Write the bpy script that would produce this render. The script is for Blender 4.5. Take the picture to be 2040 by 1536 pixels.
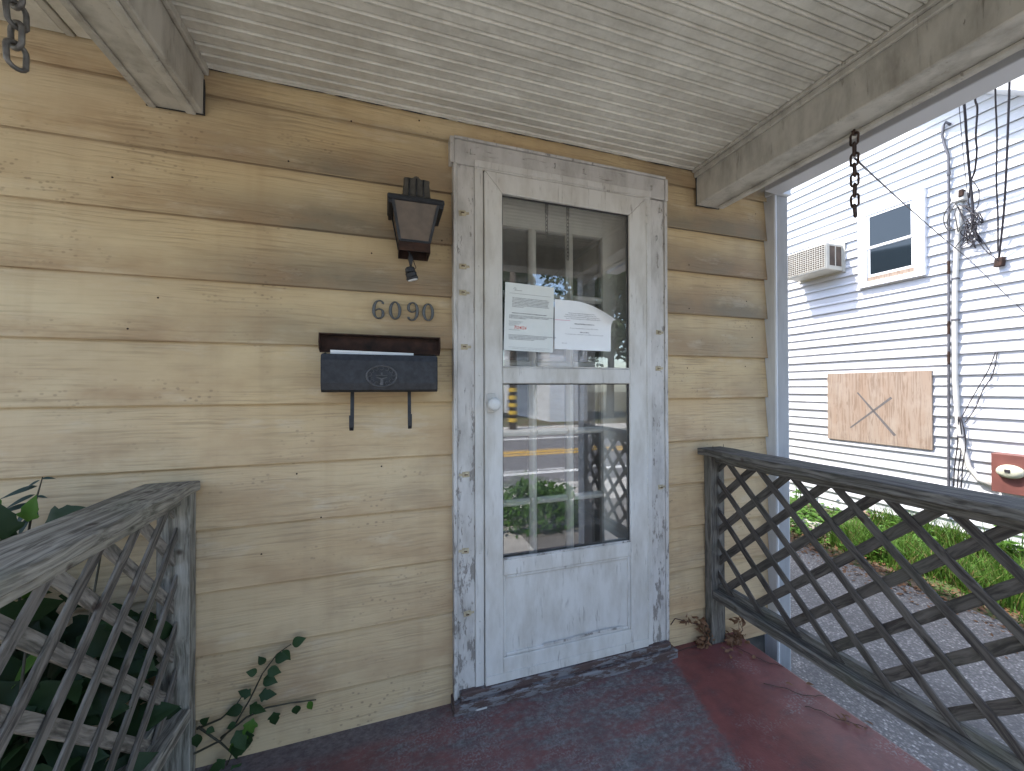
import bpy, bmesh, math, random
from mathutils import Vector, Matrix
random.seed(7)
R = math.radians
for o in list(bpy.data.objects): bpy.data.objects.remove(o)
S = bpy.context.scene
COL = S.collection

# ------------------------------------------------------------------ camera
CAM = Vector((0.0, -1.48, 1.25))
FPX, YAW, PITCH, ROLL = 771.87, R(17.958), R(0.381), R(-0.168)
cam_d = bpy.data.cameras.new('camera'); cam = bpy.data.objects.new('camera', cam_d); COL.objects.link(cam)
cam_d.sensor_width = 36.0; cam_d.lens = 36.0*FPX/2040.0; cam_d.clip_start = 0.02; cam_d.clip_end = 600
fw = Vector((math.sin(YAW)*math.cos(PITCH), math.cos(YAW)*math.cos(PITCH), math.sin(PITCH)))
rt = Vector((math.cos(YAW), -math.sin(YAW), 0)); up = rt.cross(fw)
rt, up = rt*math.cos(ROLL)+up*math.sin(ROLL), up*math.cos(ROLL)-rt*math.sin(ROLL)
cam.matrix_world = Matrix(((rt.x, up.x, -fw.x, CAM.x), (rt.y, up.y, -fw.y, CAM.y), (rt.z, up.z, -fw.z, CAM.z), (0, 0, 0, 1)))
S.camera = cam

# ------------------------------------------------------------------ sky, sun, exposure
SUN_FROM = Vector((-0.297, 0.150, 0.530)).normalized()
elev = math.asin(SUN_FROM.z); azim = math.atan2(SUN_FROM.x, SUN_FROM.y)
W = bpy.data.worlds.new('World'); S.world = W; W.use_nodes = True
wn = W.node_tree; bg = wn.nodes['Background']
sky = wn.nodes.new('ShaderNodeTexSky'); sky.sky_type = 'NISHITA'; sky.sun_disc = False
sky.sun_elevation = elev; sky.sun_rotation = azim; sky.air_density = 1.0; sky.dust_density = 1.6
wn.links.new(sky.outputs[0], bg.inputs[0]); bg.inputs[1].default_value = 0.15
sd = bpy.data.lights.new('sun', 'SUN'); sd.energy = 2.1; sd.angle = R(0.5); sd.color = (1.0, 0.95, 0.87)
sun = bpy.data.objects.new('sun', sd); COL.objects.link(sun)
sun.rotation_euler = (-SUN_FROM).to_track_quat('-Z', 'Y').to_euler(); sun.location = (0, 0, 20)
S.view_settings.view_transform = 'Standard'; S.view_settings.look = 'None'; S.view_settings.gamma = 1.0
S.view_settings.exposure = 2.25
S.render.engine = 'CYCLES'; S.cycles.max_bounces = 9; S.cycles.diffuse_bounces = 5; S.cycles.transparent_max_bounces = 16

# pixel of the 2040 wide photograph -> point on a real plane
def ray(px, py): return fw + rt*((px-1020)/FPX) - up*((py-768)/FPX)
def on_y(px, py, y): d = ray(px, py); return CAM + d*((y-CAM.y)/d.y)
def on_x(px, py, x): d = ray(px, py); return CAM + d*((x-CAM.x)/d.x)
def on_z(px, py, z): d = ray(px, py); return CAM + d*((z-CAM.z)/d.z)

# ------------------------------------------------------------------ material helpers
class G:
    def __init__(s, name):
        s.m = bpy.data.materials.new(name); s.m.use_nodes = True; s.t = s.m.node_tree
        s.b = s.t.nodes['Principled BSDF']; s.out = s.t.nodes['Material Output']
        s.geo = s.t.nodes.new('ShaderNodeNewGeometry').outputs['Position']
    def n(s, typ, props=None, **kw):
        nd = s.t.nodes.new(typ)
        for k, v in (props or {}).items(): setattr(nd, k, v)
        for k, v in kw.items():
            key = int(k[1:]) if (k[0] == 'i' and k[1:].isdigit()) else k.replace('_', ' ')
            s.set(nd.inputs[key], v)
        return nd
    def set(s, inp, v):
        if isinstance(v, bpy.types.NodeSocket): s.t.links.new(v, inp)
        elif isinstance(v, (tuple, list)) and len(v) == 3 and inp.type == 'RGBA': inp.default_value = (*v, 1)
        else: inp.default_value = v
    def map(s, scale=(1, 1, 1), rot=(0, 0, 0), loc=(0, 0, 0), src=None):
        m = s.n('ShaderNodeMapping', Vector=src or s.geo)
        m.inputs['Scale'].default_value = scale; m.inputs['Rotation'].default_value = rot; m.inputs['Location'].default_value = loc
        return m.outputs[0]
    def noise(s, vec, scale=5, detail=4, rough=.55, dist=0):
        return s.n('ShaderNodeTexNoise', Vector=vec, Scale=scale, Detail=detail, Roughness=rough, Distortion=dist).outputs[0]
    def ramp(s, fac, stops, interp='LINEAR'):
        r = s.n('ShaderNodeValToRGB', Fac=fac); e = r.color_ramp.elements; r.color_ramp.interpolation = interp
        while len(e) < len(stops): e.new(0.5)
        for el, (p, c) in zip(e, stops):
            el.position = p; el.color = (c, c, c, 1) if not isinstance(c, (tuple, list)) else (*c, 1)
        return r.outputs[0]
    def math(s, op, a, b=0.5, clamp=False):
        nd = s.n('ShaderNodeMath', {'operation': op, 'use_clamp': clamp}); s.set(nd.inputs[0], a); s.set(nd.inputs[1], b); return nd.outputs[0]
    def mix(s, fac, a, b, mode='MIX'):
        nd = s.n('ShaderNodeMix', {'data_type': 'RGBA', 'blend_type': mode})
        s.set(nd.inputs[0], fac); s.set(nd.inputs[6], a); s.set(nd.inputs[7], b); return nd.outputs[2]
    def xyz(s, src=None):
        nd = s.n('ShaderNodeSeparateXYZ'); s.set(nd.inputs[0], src or s.geo); return nd.outputs
    def band(s, v, a, b):   # 0 at a -> 1 at b
        nd = s.n('ShaderNodeMapRange', {'interpolation_type': 'SMOOTHSTEP'}); s.set(nd.inputs[0], v)
        nd.inputs[1].default_value = a; nd.inputs[2].default_value = b; return nd.outputs[0]
    def bump(s, h, strength=.3, dist=.01, normal=None):
        nd = s.n('ShaderNodeBump', Height=h, Strength=strength, Distance=dist)
        if normal: s.set(nd.inputs['Normal'], normal)
        s.set(s.b.inputs['Normal'], nd.outputs[0]); return nd.outputs[0]
    def done(s, col=None, rough=None, metal=None, spec=None):
        if col is not None: s.set(s.b.inputs['Base Color'], col)
        if rough is not None: s.set(s.b.inputs['Roughness'], rough)
        if metal is not None: s.set(s.b.inputs['Metallic'], metal)
        if spec is not None: s.set(s.b.inputs['Specular IOR Level'], spec)
        return s.m
def plain(name, col, rough=.6, metal=0, var=.25, scale=30, bump=.1):
    g = G(name); n = g.noise(g.geo, scale, 4); d = tuple(c*(1-var) for c in col)
    g.bump(g.noise(g.geo, scale*4, 3), bump, .002)
    return g.done(g.mix(g.ramp(n, [(.3, 0.), (.7, 1.)]), d, col), rough, metal)

M = {}
def m_siding():
    g = G('siding_paint'); x, y, z = g.xyz()
    warp = g.noise(g.map((2.2, 1, 9)), 1.0, 3)
    comb = g.n('ShaderNodeCombineXYZ'); g.set(comb.inputs[0], g.math('MULTIPLY', x, 4.5))
    g.set(comb.inputs[2], g.math('ADD', g.math('MULTIPLY', z, 120.), g.math('MULTIPLY', warp, 4.5)))
    grain = g.noise(comb.outputs[0], 1.0, 3, .5)
    patch = g.ramp(g.noise(g.map((1.4, 1, 5)), 1.3, 3), [(.38, 0.), (.62, 1.)])
    grain_h = g.math('MULTIPLY', g.math('SUBTRACT', grain, .5), g.math('ADD', g.math('MULTIPLY', patch, .8), .35))
    big = g.noise(g.map((.9, 1, 1.6), loc=(3, 0, 1)), 1.5, 4)
    clean = g.band(x, -.2, -1.0)
    lowz = g.band(z, 1.05, 1.35)
    base = g.mix(g.ramp(big, [(.34, 0.), (.66, 1.)]), (.565, .42, .225), (.58, .465, .285))
    base = g.mix(g.math('MULTIPLY', clean, .62), base, (.62, .53, .37))
    base = g.mix(g.math('MULTIPLY', g.math('SUBTRACT', 1., lowz), .5), base, (.50, .365, .222))
    # mildew: grey brown film, heaviest along the lower half of the upper courses
    frac = g.math('FRACT', g.math('MULTIPLY', z, 5.0))
    lowc = g.band(frac, .85, .05)
    mil = g.ramp(g.noise(g.map((1.1, 1, 1.6), loc=(0, 0, 4)), 1.6, 5, .6), [(.28, 0.), (.66, 1.)])
    reg = g.math('MULTIPLY', g.math('MULTIPLY', g.band(z, 1.2, 1.6), g.band(x, -.9, -.15)), g.band(z, 2.23, 2.17))
    reg2 = g.math('MULTIPLY', g.math('MULTIPLY', g.band(x, 1.0, 1.25), g.band(z, 1.0, 1.6)), .55)
    reg = g.math('MAXIMUM', reg, reg2)
    mm = g.math('MULTIPLY', reg, g.math('MULTIPLY', g.math('ADD', g.math('MULTIPLY', lowc, 1.15), .22), g.math('ADD', g.math('MULTIPLY', mil, .8), .28)), True)
    base = g.mix(g.math('MULTIPLY', mm, .92), base, (.19, .16, .115))
    # brown weathering low on each course, in patches
    bw = g.math('MULTIPLY', g.ramp(g.noise(g.map((1.0, 1, 2.4), loc=(8, 0, 1)), 2.0, 5, .62), [(.42, 0.), (.66, 1.)]), g.math('ADD', g.math('MULTIPLY', lowc, .6), .3))
    base = g.mix(g.math('MULTIPLY', bw, .8), base, (.33, .21, .115))
    pale = g.ramp(g.noise(g.map((1.6, 1, 5), loc=(2, 0, 6)), 2.2, 5, .65), [(.56, 0.), (.72, 1.)])
    base = g.mix(g.math('MULTIPLY', pale, .4), base, (.62, .55, .43))
    # vertical runs and brown weeping
    run = g.ramp(g.noise(g.map((14, 1, .9)), 1.0, 4), [(.5, 0.), (.75, 1.)])
    base = g.mix(g.math('MULTIPLY', run, .22), base, (.33, .22, .12))
    dirt = g.ramp(g.noise(g.map((1, 1, 1.5), loc=(5, 0, 2)), 2.4, 5, .6), [(.52, 0.), (.75, 1.)])
    base = g.mix(g.math('MULTIPLY', dirt, .5), base, (.29, .215, .14))
    spk = g.n('ShaderNodeTexVoronoi', Vector=g.map((42, 1, 60)), Scale=1.0).outputs['Distance']
    spk = g.math('MULTIPLY', g.ramp(spk, [(.14, 1.), (.26, 0.)]), g.ramp(g.noise(g.map((2, 1, 3), loc=(1, 0, 7)), 1.7, 3), [(.5, 0.), (.66, 1.)]))
    base = g.mix(g.math('MULTIPLY', spk, .55), base, (.17, .12, .08))
    base = g.mix(g.math('MULTIPLY', g.ramp(grain, [(.34, 1.), (.50, 0.)]), g.math('ADD', g.math('MULTIPLY', patch, .34), .07)), base, (.17, .12, .065))
    g.bump(grain_h, .55, .007)
    return g.done(base, .72, spec=.3)
M['siding'] = m_siding()

def m_white_peel(name, col, wood, peel, dirtcol=(.22, .2, .17), hz=False):
    g = G(name); x, y, z = g.xyz()
    v = g.noise(g.map((9, 85, 85) if hz else (85, 85, 9)), 1.0, 4, .6, .6)
    pn = g.noise(g.map((9, 26, 40) if hz else (26, 26, 9)), 1.4, 7, .72)
    low = g.math('MULTIPLY', g.band(z, 1.5, .1), .075)
    pm = g.ramp(g.math('ADD', pn, low), [(peel, 0.), (peel+.06, 1.)])
    crack = g.math('MULTIPLY', g.ramp(v, [(.33, 1.), (.42, 0.)]), g.ramp(g.noise(g.map((6, 6, 3)), 2, 4), [(.45, 0.), (.65, 1.)]))
    d = g.ramp(g.noise(g.map((7, 7, 2.5)), 2.2, 5, .6), [(.42, 0.), (.75, 1.)])
    gr = g.noise(g.map((5, 90, 90) if hz else (90, 90, 5)), 1.0, 3)
    c = g.mix(g.math('MULTIPLY', d, .68), col, dirtcol)
    c = g.mix(g.math('MULTIPLY', crack, .6), c, (.12, .1, .08))
    wc = g.mix(gr, tuple(a*.5 for a in wood), wood)
    c = g.mix(g.math('MULTIPLY', pm, .85), c, wc)
    h = g.math('SUBTRACT', g.math('MULTIPLY', gr, .35), g.math('ADD', g.math('MULTIPLY', pm, .8), g.math('MULTIPLY', crack, .5)))
    g.bump(h, .5, .003)
    return g.done(c, .6, spec=.35)
M['casing'] = m_white_peel('peeling_white_paint', (.53, .51, .48), (.25, .225, .20), .585)
M['storm'] = m_white_peel('storm_door_paint', (.575, .56, .525), (.4, .38, .34), .9, (.36, .33, .28))
M['beam'] = m_white_peel('beam_paint', (.50, .48, .425), (.24, .215, .17), .66, (.17, .155, .125))
M['sill'] = m_white_peel('worn_sill_paint', (.085, .055, .048), (.26, .26, .27), .56, (.06, .04, .035), True)
M['casing_h'] = m_white_peel('peeling_white_head', (.50, .48, .45), (.27, .245, .22), .62, (.22, .2, .17), True)
M['inner_door'] = plain('inner_door_paint', (.66, .65, .58), .5, 0, .15, 12, .08)

def m_ceiling():
    g = G('ceiling_paint')
    d = g.ramp(g.noise(g.map((1.2, 3, 1)), 2.6, 6, .65), [(.4, 0.), (.72, 1.)])
    d2 = g.ramp(g.noise(g.geo, 38, 4, .7), [(.45, 0.), (.75, 1.)])
    big = g.noise(g.map((.8, 1.6, 1)), 1.3, 3)
    c = g.mix(big, (.64, .62, .555), (.70, .68, .605))
    c = g.mix(g.math('MULTIPLY', d, .5), c, (.24, .21, .16))
    c = g.mix(g.math('MULTIPLY', d2, .25), c, (.2, .18, .14))
    g.bump(g.noise(g.geo, 90, 3), .15, .002)
    return g.done(c, .62)
M['ceiling'] = m_ceiling()

def m_wood(name, along, rot=(0, 0, 0), a=(.065, .058, .049), b=(.20, .185, .16), green=.25, src=None):
    g = G(name)
    big = [120, 120, 120]; big[along] = 2.2
    v = g.map(tuple(big), src=g.map((1, 1, 1), rot))
    warp = g.noise(g.map((7, 7, 7)), 1, 2)
    va = g.n('ShaderNodeVectorMath', {'operation': 'ADD'}); g.set(va.inputs[0], v)
    vs = g.n('ShaderNodeVectorMath', {'operation': 'SCALE'}); g.set(vs.inputs[0], g.n('ShaderNodeTexNoise', Vector=g.map((5, 5, 5)), Scale=1.).outputs['Color']); vs.inputs['Scale'].default_value = 5
    g.set(va.inputs[1], vs.outputs[0])
    gr = g.noise(va.outputs[0], .8, 5, .62)
    c = g.ramp(gr, [(.28, tuple(q*.45 for q in a)), (.42, a), (.55, tuple((p+q)/2 for p, q in zip(a, b))), (.75, b)])
    gm = g.ramp(g.noise(g.map((5, 5, 5), loc=(2, 1, 0)), 1.3, 3), [(.5, 0.), (.7, 1.)])
    c = g.mix(g.math('MULTIPLY', gm, green), c, (.10, .115, .07))
    st = g.ramp(g.noise(g.map((9, 9, 9), loc=(7, 0, 3)), 1.0, 4), [(.55, 0.), (.72, 1.)])
    c = g.mix(g.math('MULTIPLY', st, .35), c, (.04, .035, .03))
    kn = g.n('ShaderNodeTexVoronoi', Vector=g.map((9, 9, 9)), Scale=1.).outputs['Distance']
    c = g.mix(g.ramp(kn, [(.06, .8), (.12, 0.)]), c, (.04, .025, .018))
    g.bump(gr, .6, .004)
    return g.done(c, .8, spec=.25)
M['wood_y'] = m_wood('weathered_wood_rail', 1)
M['wood_z'] = m_wood('weathered_wood_post', 2)
M['wood_y2'] = m_wood('painted_lit_rail_wood', 1, a=(.15, .135, .11), b=(.44, .41, .34), green=.35)  # left railing woods: same wood, its brighter light put into the colour
M['wood_z2'] = m_wood('painted_lit_post_wood', 2, a=(.14, .13, .105), b=(.40, .375, .32), green=.2)
M['wood_n2'] = m_wood('painted_lit_lattice_wood', 1, (R(-45), 0, 0), (.075, .066, .057), (.24, .215, .185), .12)
M['wood_f2'] = m_wood('painted_lit_lattice_back', 1, (R(45), 0, 0), (.12, .107, .09), (.34, .305, .26), .1)  # back strips paler than the front ones, light on them painted in
M['wood_n'] = m_wood('weathered_lattice_wood', 1, (R(-45), 0, 0), (.045, .038, .033), (.13, .115, .098), .12)
M['wood_f'] = m_wood('weathered_lattice_wood_back', 1, (R(45), 0, 0), (.045, .038, .032), (.125, .11, .093), .12)

def m_floor():
    g = G('worn_red_floor_paint'); x, y, z = g.xyz()
    n1 = g.noise(g.map((2.6, 9, 1)), 1.7, 7, .72); n2 = g.noise(g.map((40, 60, 1)), 1.0, 6, .75); n3 = g.noise(g.geo, 4, 3)
    red = g.mix(g.ramp(g.noise(g.geo, 7, 6, .7), [(.3, 0.), (.7, 1.)]), (.11, .036, .034), (.205, .068, .060))
    grey = g.mix(g.ramp(n2, [(.3, 0.), (.7, 1.)]), (.052, .049, .048), (.20, .19, .185))
    # grey repair coat in front of the door: slanted right edge, open to the left
    edge = g.math('SUBTRACT', x, g.math('ADD', g.math('MULTIPLY', y, .28), 1.22))
    edge = g.math('ADD', edge, g.math('ADD', g.math('MULTIPLY', g.math('SUBTRACT', n1, .5), .10), g.math('MULTIPLY', g.math('SUBTRACT', n2, .5), .12)))
    inpatch = g.band(edge, .012, -.012)
    left = g.band(x, .75, .35)
    wear = g.ramp(g.math('SUBTRACT', g.math('ADD', g.math('MULTIPLY', n1, .72), g.math('MULTIPLY', n2, .42)), g.math('MULTIPLY', left, .05)), [(.47, 0.), (.64, 1.)])
    fac = g.math('MULTIPLY', inpatch, g.math('ADD', g.math('MULTIPLY', wear, .75), .25))
    strip = g.math('MULTIPLY', g.band(g.math('ADD', y, g.math('MULTIPLY', n1, .06)), -.10, -.03), g.band(x, .3, .1))
    fac = g.math('MAXIMUM', fac, g.math('MULTIPLY', strip, .8))
    spk = g.math('MULTIPLY', g.ramp(g.noise(g.geo, 120, 2), [(.50, 0.), (.60, 1.)]), g.ramp(g.noise(g.geo, 4.6, 6, .65), [(.52, 0.), (.62, 1.)]))
    c = g.mix(fac, red, grey)
    c = g.mix(g.math('MULTIPLY', spk, .6), c, (.21, .20, .20))
    c = g.mix(g.math('MULTIPLY', g.ramp(g.noise(g.map((5, 9, 1)), 1.6, 6, .7), [(.5, 0.), (.72, 1.)]), .5), c, (.055, .045, .05))
    g.bump(g.math('ADD', g.math('MULTIPLY', n2, .5), g.math('ADD', g.math('MULTIPLY', fac, -.4), g.noise(g.geo, 140, 3))), .35, .002)
    return g.done(c, g.math('ADD', g.math('MULTIPLY', fac, .25), .5), spec=.4)
M['floor'] = m_floor()

def m_aggregate():
    g = G('exposed_aggregate')
    vn = g.n('ShaderNodeTexVoronoi', Vector=g.geo, Scale=85.); big = g.noise(g.geo, 1.1, 4)
    cell = g.ramp(g.math('FRACT', g.math('MULTIPLY', g.n('ShaderNodeSeparateColor', Color=vn.outputs['Color']).outputs[0], 3.7)), [(0., (.095, .088, .08)), (.45, (.17, .158, .143)), (.75, (.25, .232, .21)), (1., (.44, .41, .36))])
    c = g.mix(g.ramp(vn.outputs['Distance'], [(.35, 0.), (.6, .75)]), cell, (.085, .08, .075))
    c = g.mix(g.math('MULTIPLY', g.ramp(big, [(.35, 0.), (.7, 1.)]), .4), c, (.2, .185, .17))
    c = g.mix(g.math('MULTIPLY', g.ramp(g.noise(g.geo, 2.3, 6, .65), [(.45, 0.), (.7, 1.)]), .6), c, (.06, .055, .05))
    g.bump(vn.outputs['Distance'], .5, .006)
    M_ = g.done(c, .8); g.t.nodes[-1]; return M_
M['aggregate'] = m_aggregate()
def m_soil():
    g = G('soil'); n = g.noise(g.geo, 3, 6, .65); n2 = g.noise(g.geo, 45, 4, .7)
    c = g.mix(n2, (.05, .035, .022), (.16, .115, .075)); c = g.mix(g.ramp(n, [(.45, 0.), (.6, 1.)]), c, (.055, .075, .02))
    g.bump(n2, .7, .02); return g.done(c, .95)
M['soil'] = m_soil()
M['asphalt'] = plain('asphalt', (.15, .145, .145), .9, 0, .3, 8, .2)
M['concrete'] = plain('concrete', (.50, .475, .43), .9, 0, .3, 5, .2)
M['yellow'] = plain('road_yellow', (.62, .36, .04), .8); M['white_line'] = plain('road_white', (.75, .75, .72), .8)
M['foundation'] = plain('foundation_concrete', (.10, .095, .085), .95, 0, .5, 12, .4)
M['vinyl'] = plain('white_vinyl', (.54, .55, .58), .55, 0, .06, 2, .03)
def m_vinyl_post():
    g = G('corner_post_paint'); n = g.ramp(g.noise(g.map((12, 12, 2)), 2, 5, .65), [(.45, 0.), (.75, 1.)])
    return g.done(g.mix(g.math('MULTIPLY', n, .4), (.56, .57, .58), (.3, .31, .32)), .5)
M['post'] = m_vinyl_post()
M['trim_white'] = plain('window_trim', (.8, .8, .82), .5, 0, .08, 8, .03)
M['black_metal'] = plain('blackened_metal', (.030, .032, .038), .5, .3, .6, 60, .35)
M['emblem_metal'] = plain('worn_emblem_metal', (.11, .11, .115), .45, .5, .4, 90, .3)
M['weathered_hood'] = plain('weathered_lamp_hood', (.075, .068, .058), .6, .2, .5, 50, .4)
M['rust'] = plain('rusted_metal', (.05, .021, .012), .85, .1, .85, 28, .4)
M['chain'] = plain('rusty_chain', (.075, .045, .035), .65, .5, .5, 80, .3)
M['chain_grey'] = plain('galvanised_chain', (.20, .19, .18), .5, .6, .5, 80, .3)
M['pewter'] = plain('pewter_numeral', (.135, .145, .15), .5, .55, .45, 160, .3)
M['brass'] = plain('brass_clip', (.50, .43, .29), .5, .15, .4, 90, .2)
M['clip_hole'] = plain('clip_slot', (.10, .05, .03), .6)
M['paper'] = plain('paper', (.80, .82, .83), .8, 0, .05, 20, .05)
M['paper_grey'] = plain('cheap_paper', (.68, .71, .69), .85, 0, .05, 20, .05)
M['ink'] = plain('ink', (.12, .12, .14), .9, 0, 0, 5, 0); M['red_ink'] = plain('red_ink', (.65, .06, .04), .9, 0, 0, 5, 0)
M['pink_ink'] = plain('pink_ink', (.68, .38, .45), .9, 0, 0, 5, 0)
M['lamp_glass'] = plain('amber_dirty_glass', (.115, .076, .050), .35, 0, .35, 30, .1)
M['interior'] = plain('interior_plaster', (.16, .155, .14), .9)
M['gasket'] = plain('black_gasket', (.03, .03, .03), .7)
M['knob'] = plain('chalky_knob', (.62, .62, .6), .35, 0, .1, 40, .05)
M['cable'] = plain('cable_sheath', (.022, .018, .024), .6); M['cable_grey'] = plain('grey_cable', (.06, .058, .056), .6)
M['pipe'] = plain('galvanised_pipe', (.11, .11, .13), .6, .2, .4, 9, .1)
M['white_pipe'] = plain('old_white_conduit', (.58, .57, .54), .6, 0, .2, 8, .1)
M['ac_case'] = plain('ac_case', (.50, .48, .42), .5, 0, .12, 10, .05); M['ac_dark'] = plain('ac_vent', (.11, .075, .055), .7, 0, .6, 6)
M['box_red'] = plain('oxide_red_box', (.16, .055, .045), .6, 0, .3, 8, .1); M['cream'] = plain('cream_cap', (.55, .54, .42), .5)
def m_ply():
    g = G('weathered_plywood')
    w = g.noise(g.map((1, 26, 2.2), loc=(0, 0, 3)), 1.0, 4, .6, 2.2)
    st = g.noise(g.map((1, 11, 1.1)), 1.0, 4)
    c = g.mix(st, (.25, .16, .105), (.30, .26, .22)); c = g.mix(g.math('MULTIPLY', g.ramp(w, [(.40, 1.), (.52, 0.)]), .5), c, (.13, .08, .052))
    c = g.mix(g.math('MULTIPLY', g.ramp(g.noise(g.map((1, 3, 3)), 2, 4), [(.5, 0.), (.75, 1.)]), .4), c, (.37, .32, .27))
    g.bump(w, .3, .003); return g.done(c, .8)
M['ply'] = m_ply(); M['spray'] = plain('grey_spray_paint', (.12, .11, .11), .8)
def m_leaf(name, a, b, rough=.4):
    g = G(name); inf = g.n('ShaderNodeObjectInfo').outputs['Random']
    n = g.noise(g.geo, 25, 3); f = g.math('ADD', g.math('MULTIPLY', inf, .5), g.math('MULTIPLY', n, .5))
    c = g.mix(f, a, b); m = g.done(c, rough, None, .3)
    tr = g.n('ShaderNodeBsdfTranslucent', Color=b); mx = g.n('ShaderNodeMixShader'); mx.inputs[0].default_value = .25
    g.t.links.new(g.b.outputs[0], mx.inputs[1]); g.t.links.new(tr.outputs[0], mx.inputs[2]); g.t.links.new(mx.outputs[0], g.out.inputs[0])
    return m
M['leaf_dark'] = m_leaf('dark_ivy_leaf', (.010, .028, .009), (.035, .075, .022), .6)
M['leaf_deep'] = m_leaf('deep_green_leaf', (.006, .018, .006), (.022, .052, .014), .55)
M['leaf_blue'] = m_leaf('bluish_leaf', (.018, .04, .036), (.045, .078, .066), .55)
M['leaf_fresh'] = m_leaf('fresh_leaf', (.035, .095, .01), (.085, .18, .025), .55)
M['grass'] = m_leaf('grass_blade', (.025, .075, .008), (.085, .165, .022), .6)
M['straw'] = m_leaf('straw_blade', (.14, .11, .04), (.26, .20, .09), .7)
M['dry'] = m_leaf('dry_leaf', (.10, .05, .025), (.24, .13, .07), .8)
M['stem'] = plain('vine_stem', (.05, .045, .025), .7); M['dry_stem'] = plain('dry_stem', (.075, .04, .03), .8)
M['bark'] = plain('bark', (.10, .075, .055), .9, 0, .5, 12, .5)
M['pinkwood'] = plain('bare_branch', (.30, .20, .16), .8, 0, .4, 10, .3)
def m_glass(name, base, rough, tint=(1, 1, 1)):
    g = G(name); nt = g.t; lw = g.n('ShaderNodeFresnel', IOR=1.52).outputs[0]
    fac = g.math('ADD', g.math('MULTIPLY', lw, 1.6), base, True)
    gl = g.n('ShaderNodeBsdfGlossy', Roughness=rough); tr = g.n('ShaderNodeBsdfTransparent', Color=tint)
    gl.inputs['Color'].default_value = (1, 1, 1, 1)
    mx = g.n('ShaderNodeMixShader', Fac=fac); nt.links.new(tr.outputs[0], mx.inputs[1]); nt.links.new(gl.outputs[0], mx.inputs[2])
    # film of dust: real diffuse layer, thicker in smeary patches
    df = g.n('ShaderNodeBsdfDiffuse'); df.inputs['Color'].default_value = (.5, .5, .48, 1)
    dn = g.ramp(g.noise(g.map((3, 1, 4), (0, R(25), 0)), 2.0, 5, .6), [(.4, .008), (.75, .06)])
    m2 = g.n('ShaderNodeMixShader', Fac=dn); nt.links.new(mx.outputs[0], m2.inputs[1]); nt.links.new(df.outputs[0], m2.inputs[2])
    nt.links.new(m2.outputs[0], g.out.inputs[0]); return g.m
M['glass'] = m_glass('storm_glass', .02, 0.0)
M['glass_in'] = m_glass('inner_glass', .02, 0.02, (.8, .8, .8))
def m_darkglass():
    g = G('window_glass'); return g.done((.015, .022, .028), .05, 0, .45)
M['win'] = m_darkglass()
M['brick'] = plain('brick_wall', (.24, .10, .07), .9, 0, .4, 14, .3)
M['stucco'] = plain('pale_stucco', (.62, .64, .66), .9, 0, .1, 4, .1)
M['roof'] = plain('roof_shingle', (.09, .085, .085), .9, 0, .4, 20, .3)
M['soffit'] = plain('soffit_brown', (.20, .17, .12), .8, 0, .25, 14, .1)
M['guard_stripe'] = plain('pole_yellow', (.6, .4, .05), .7)  # yellow paint of the pole guard stripes

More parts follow.
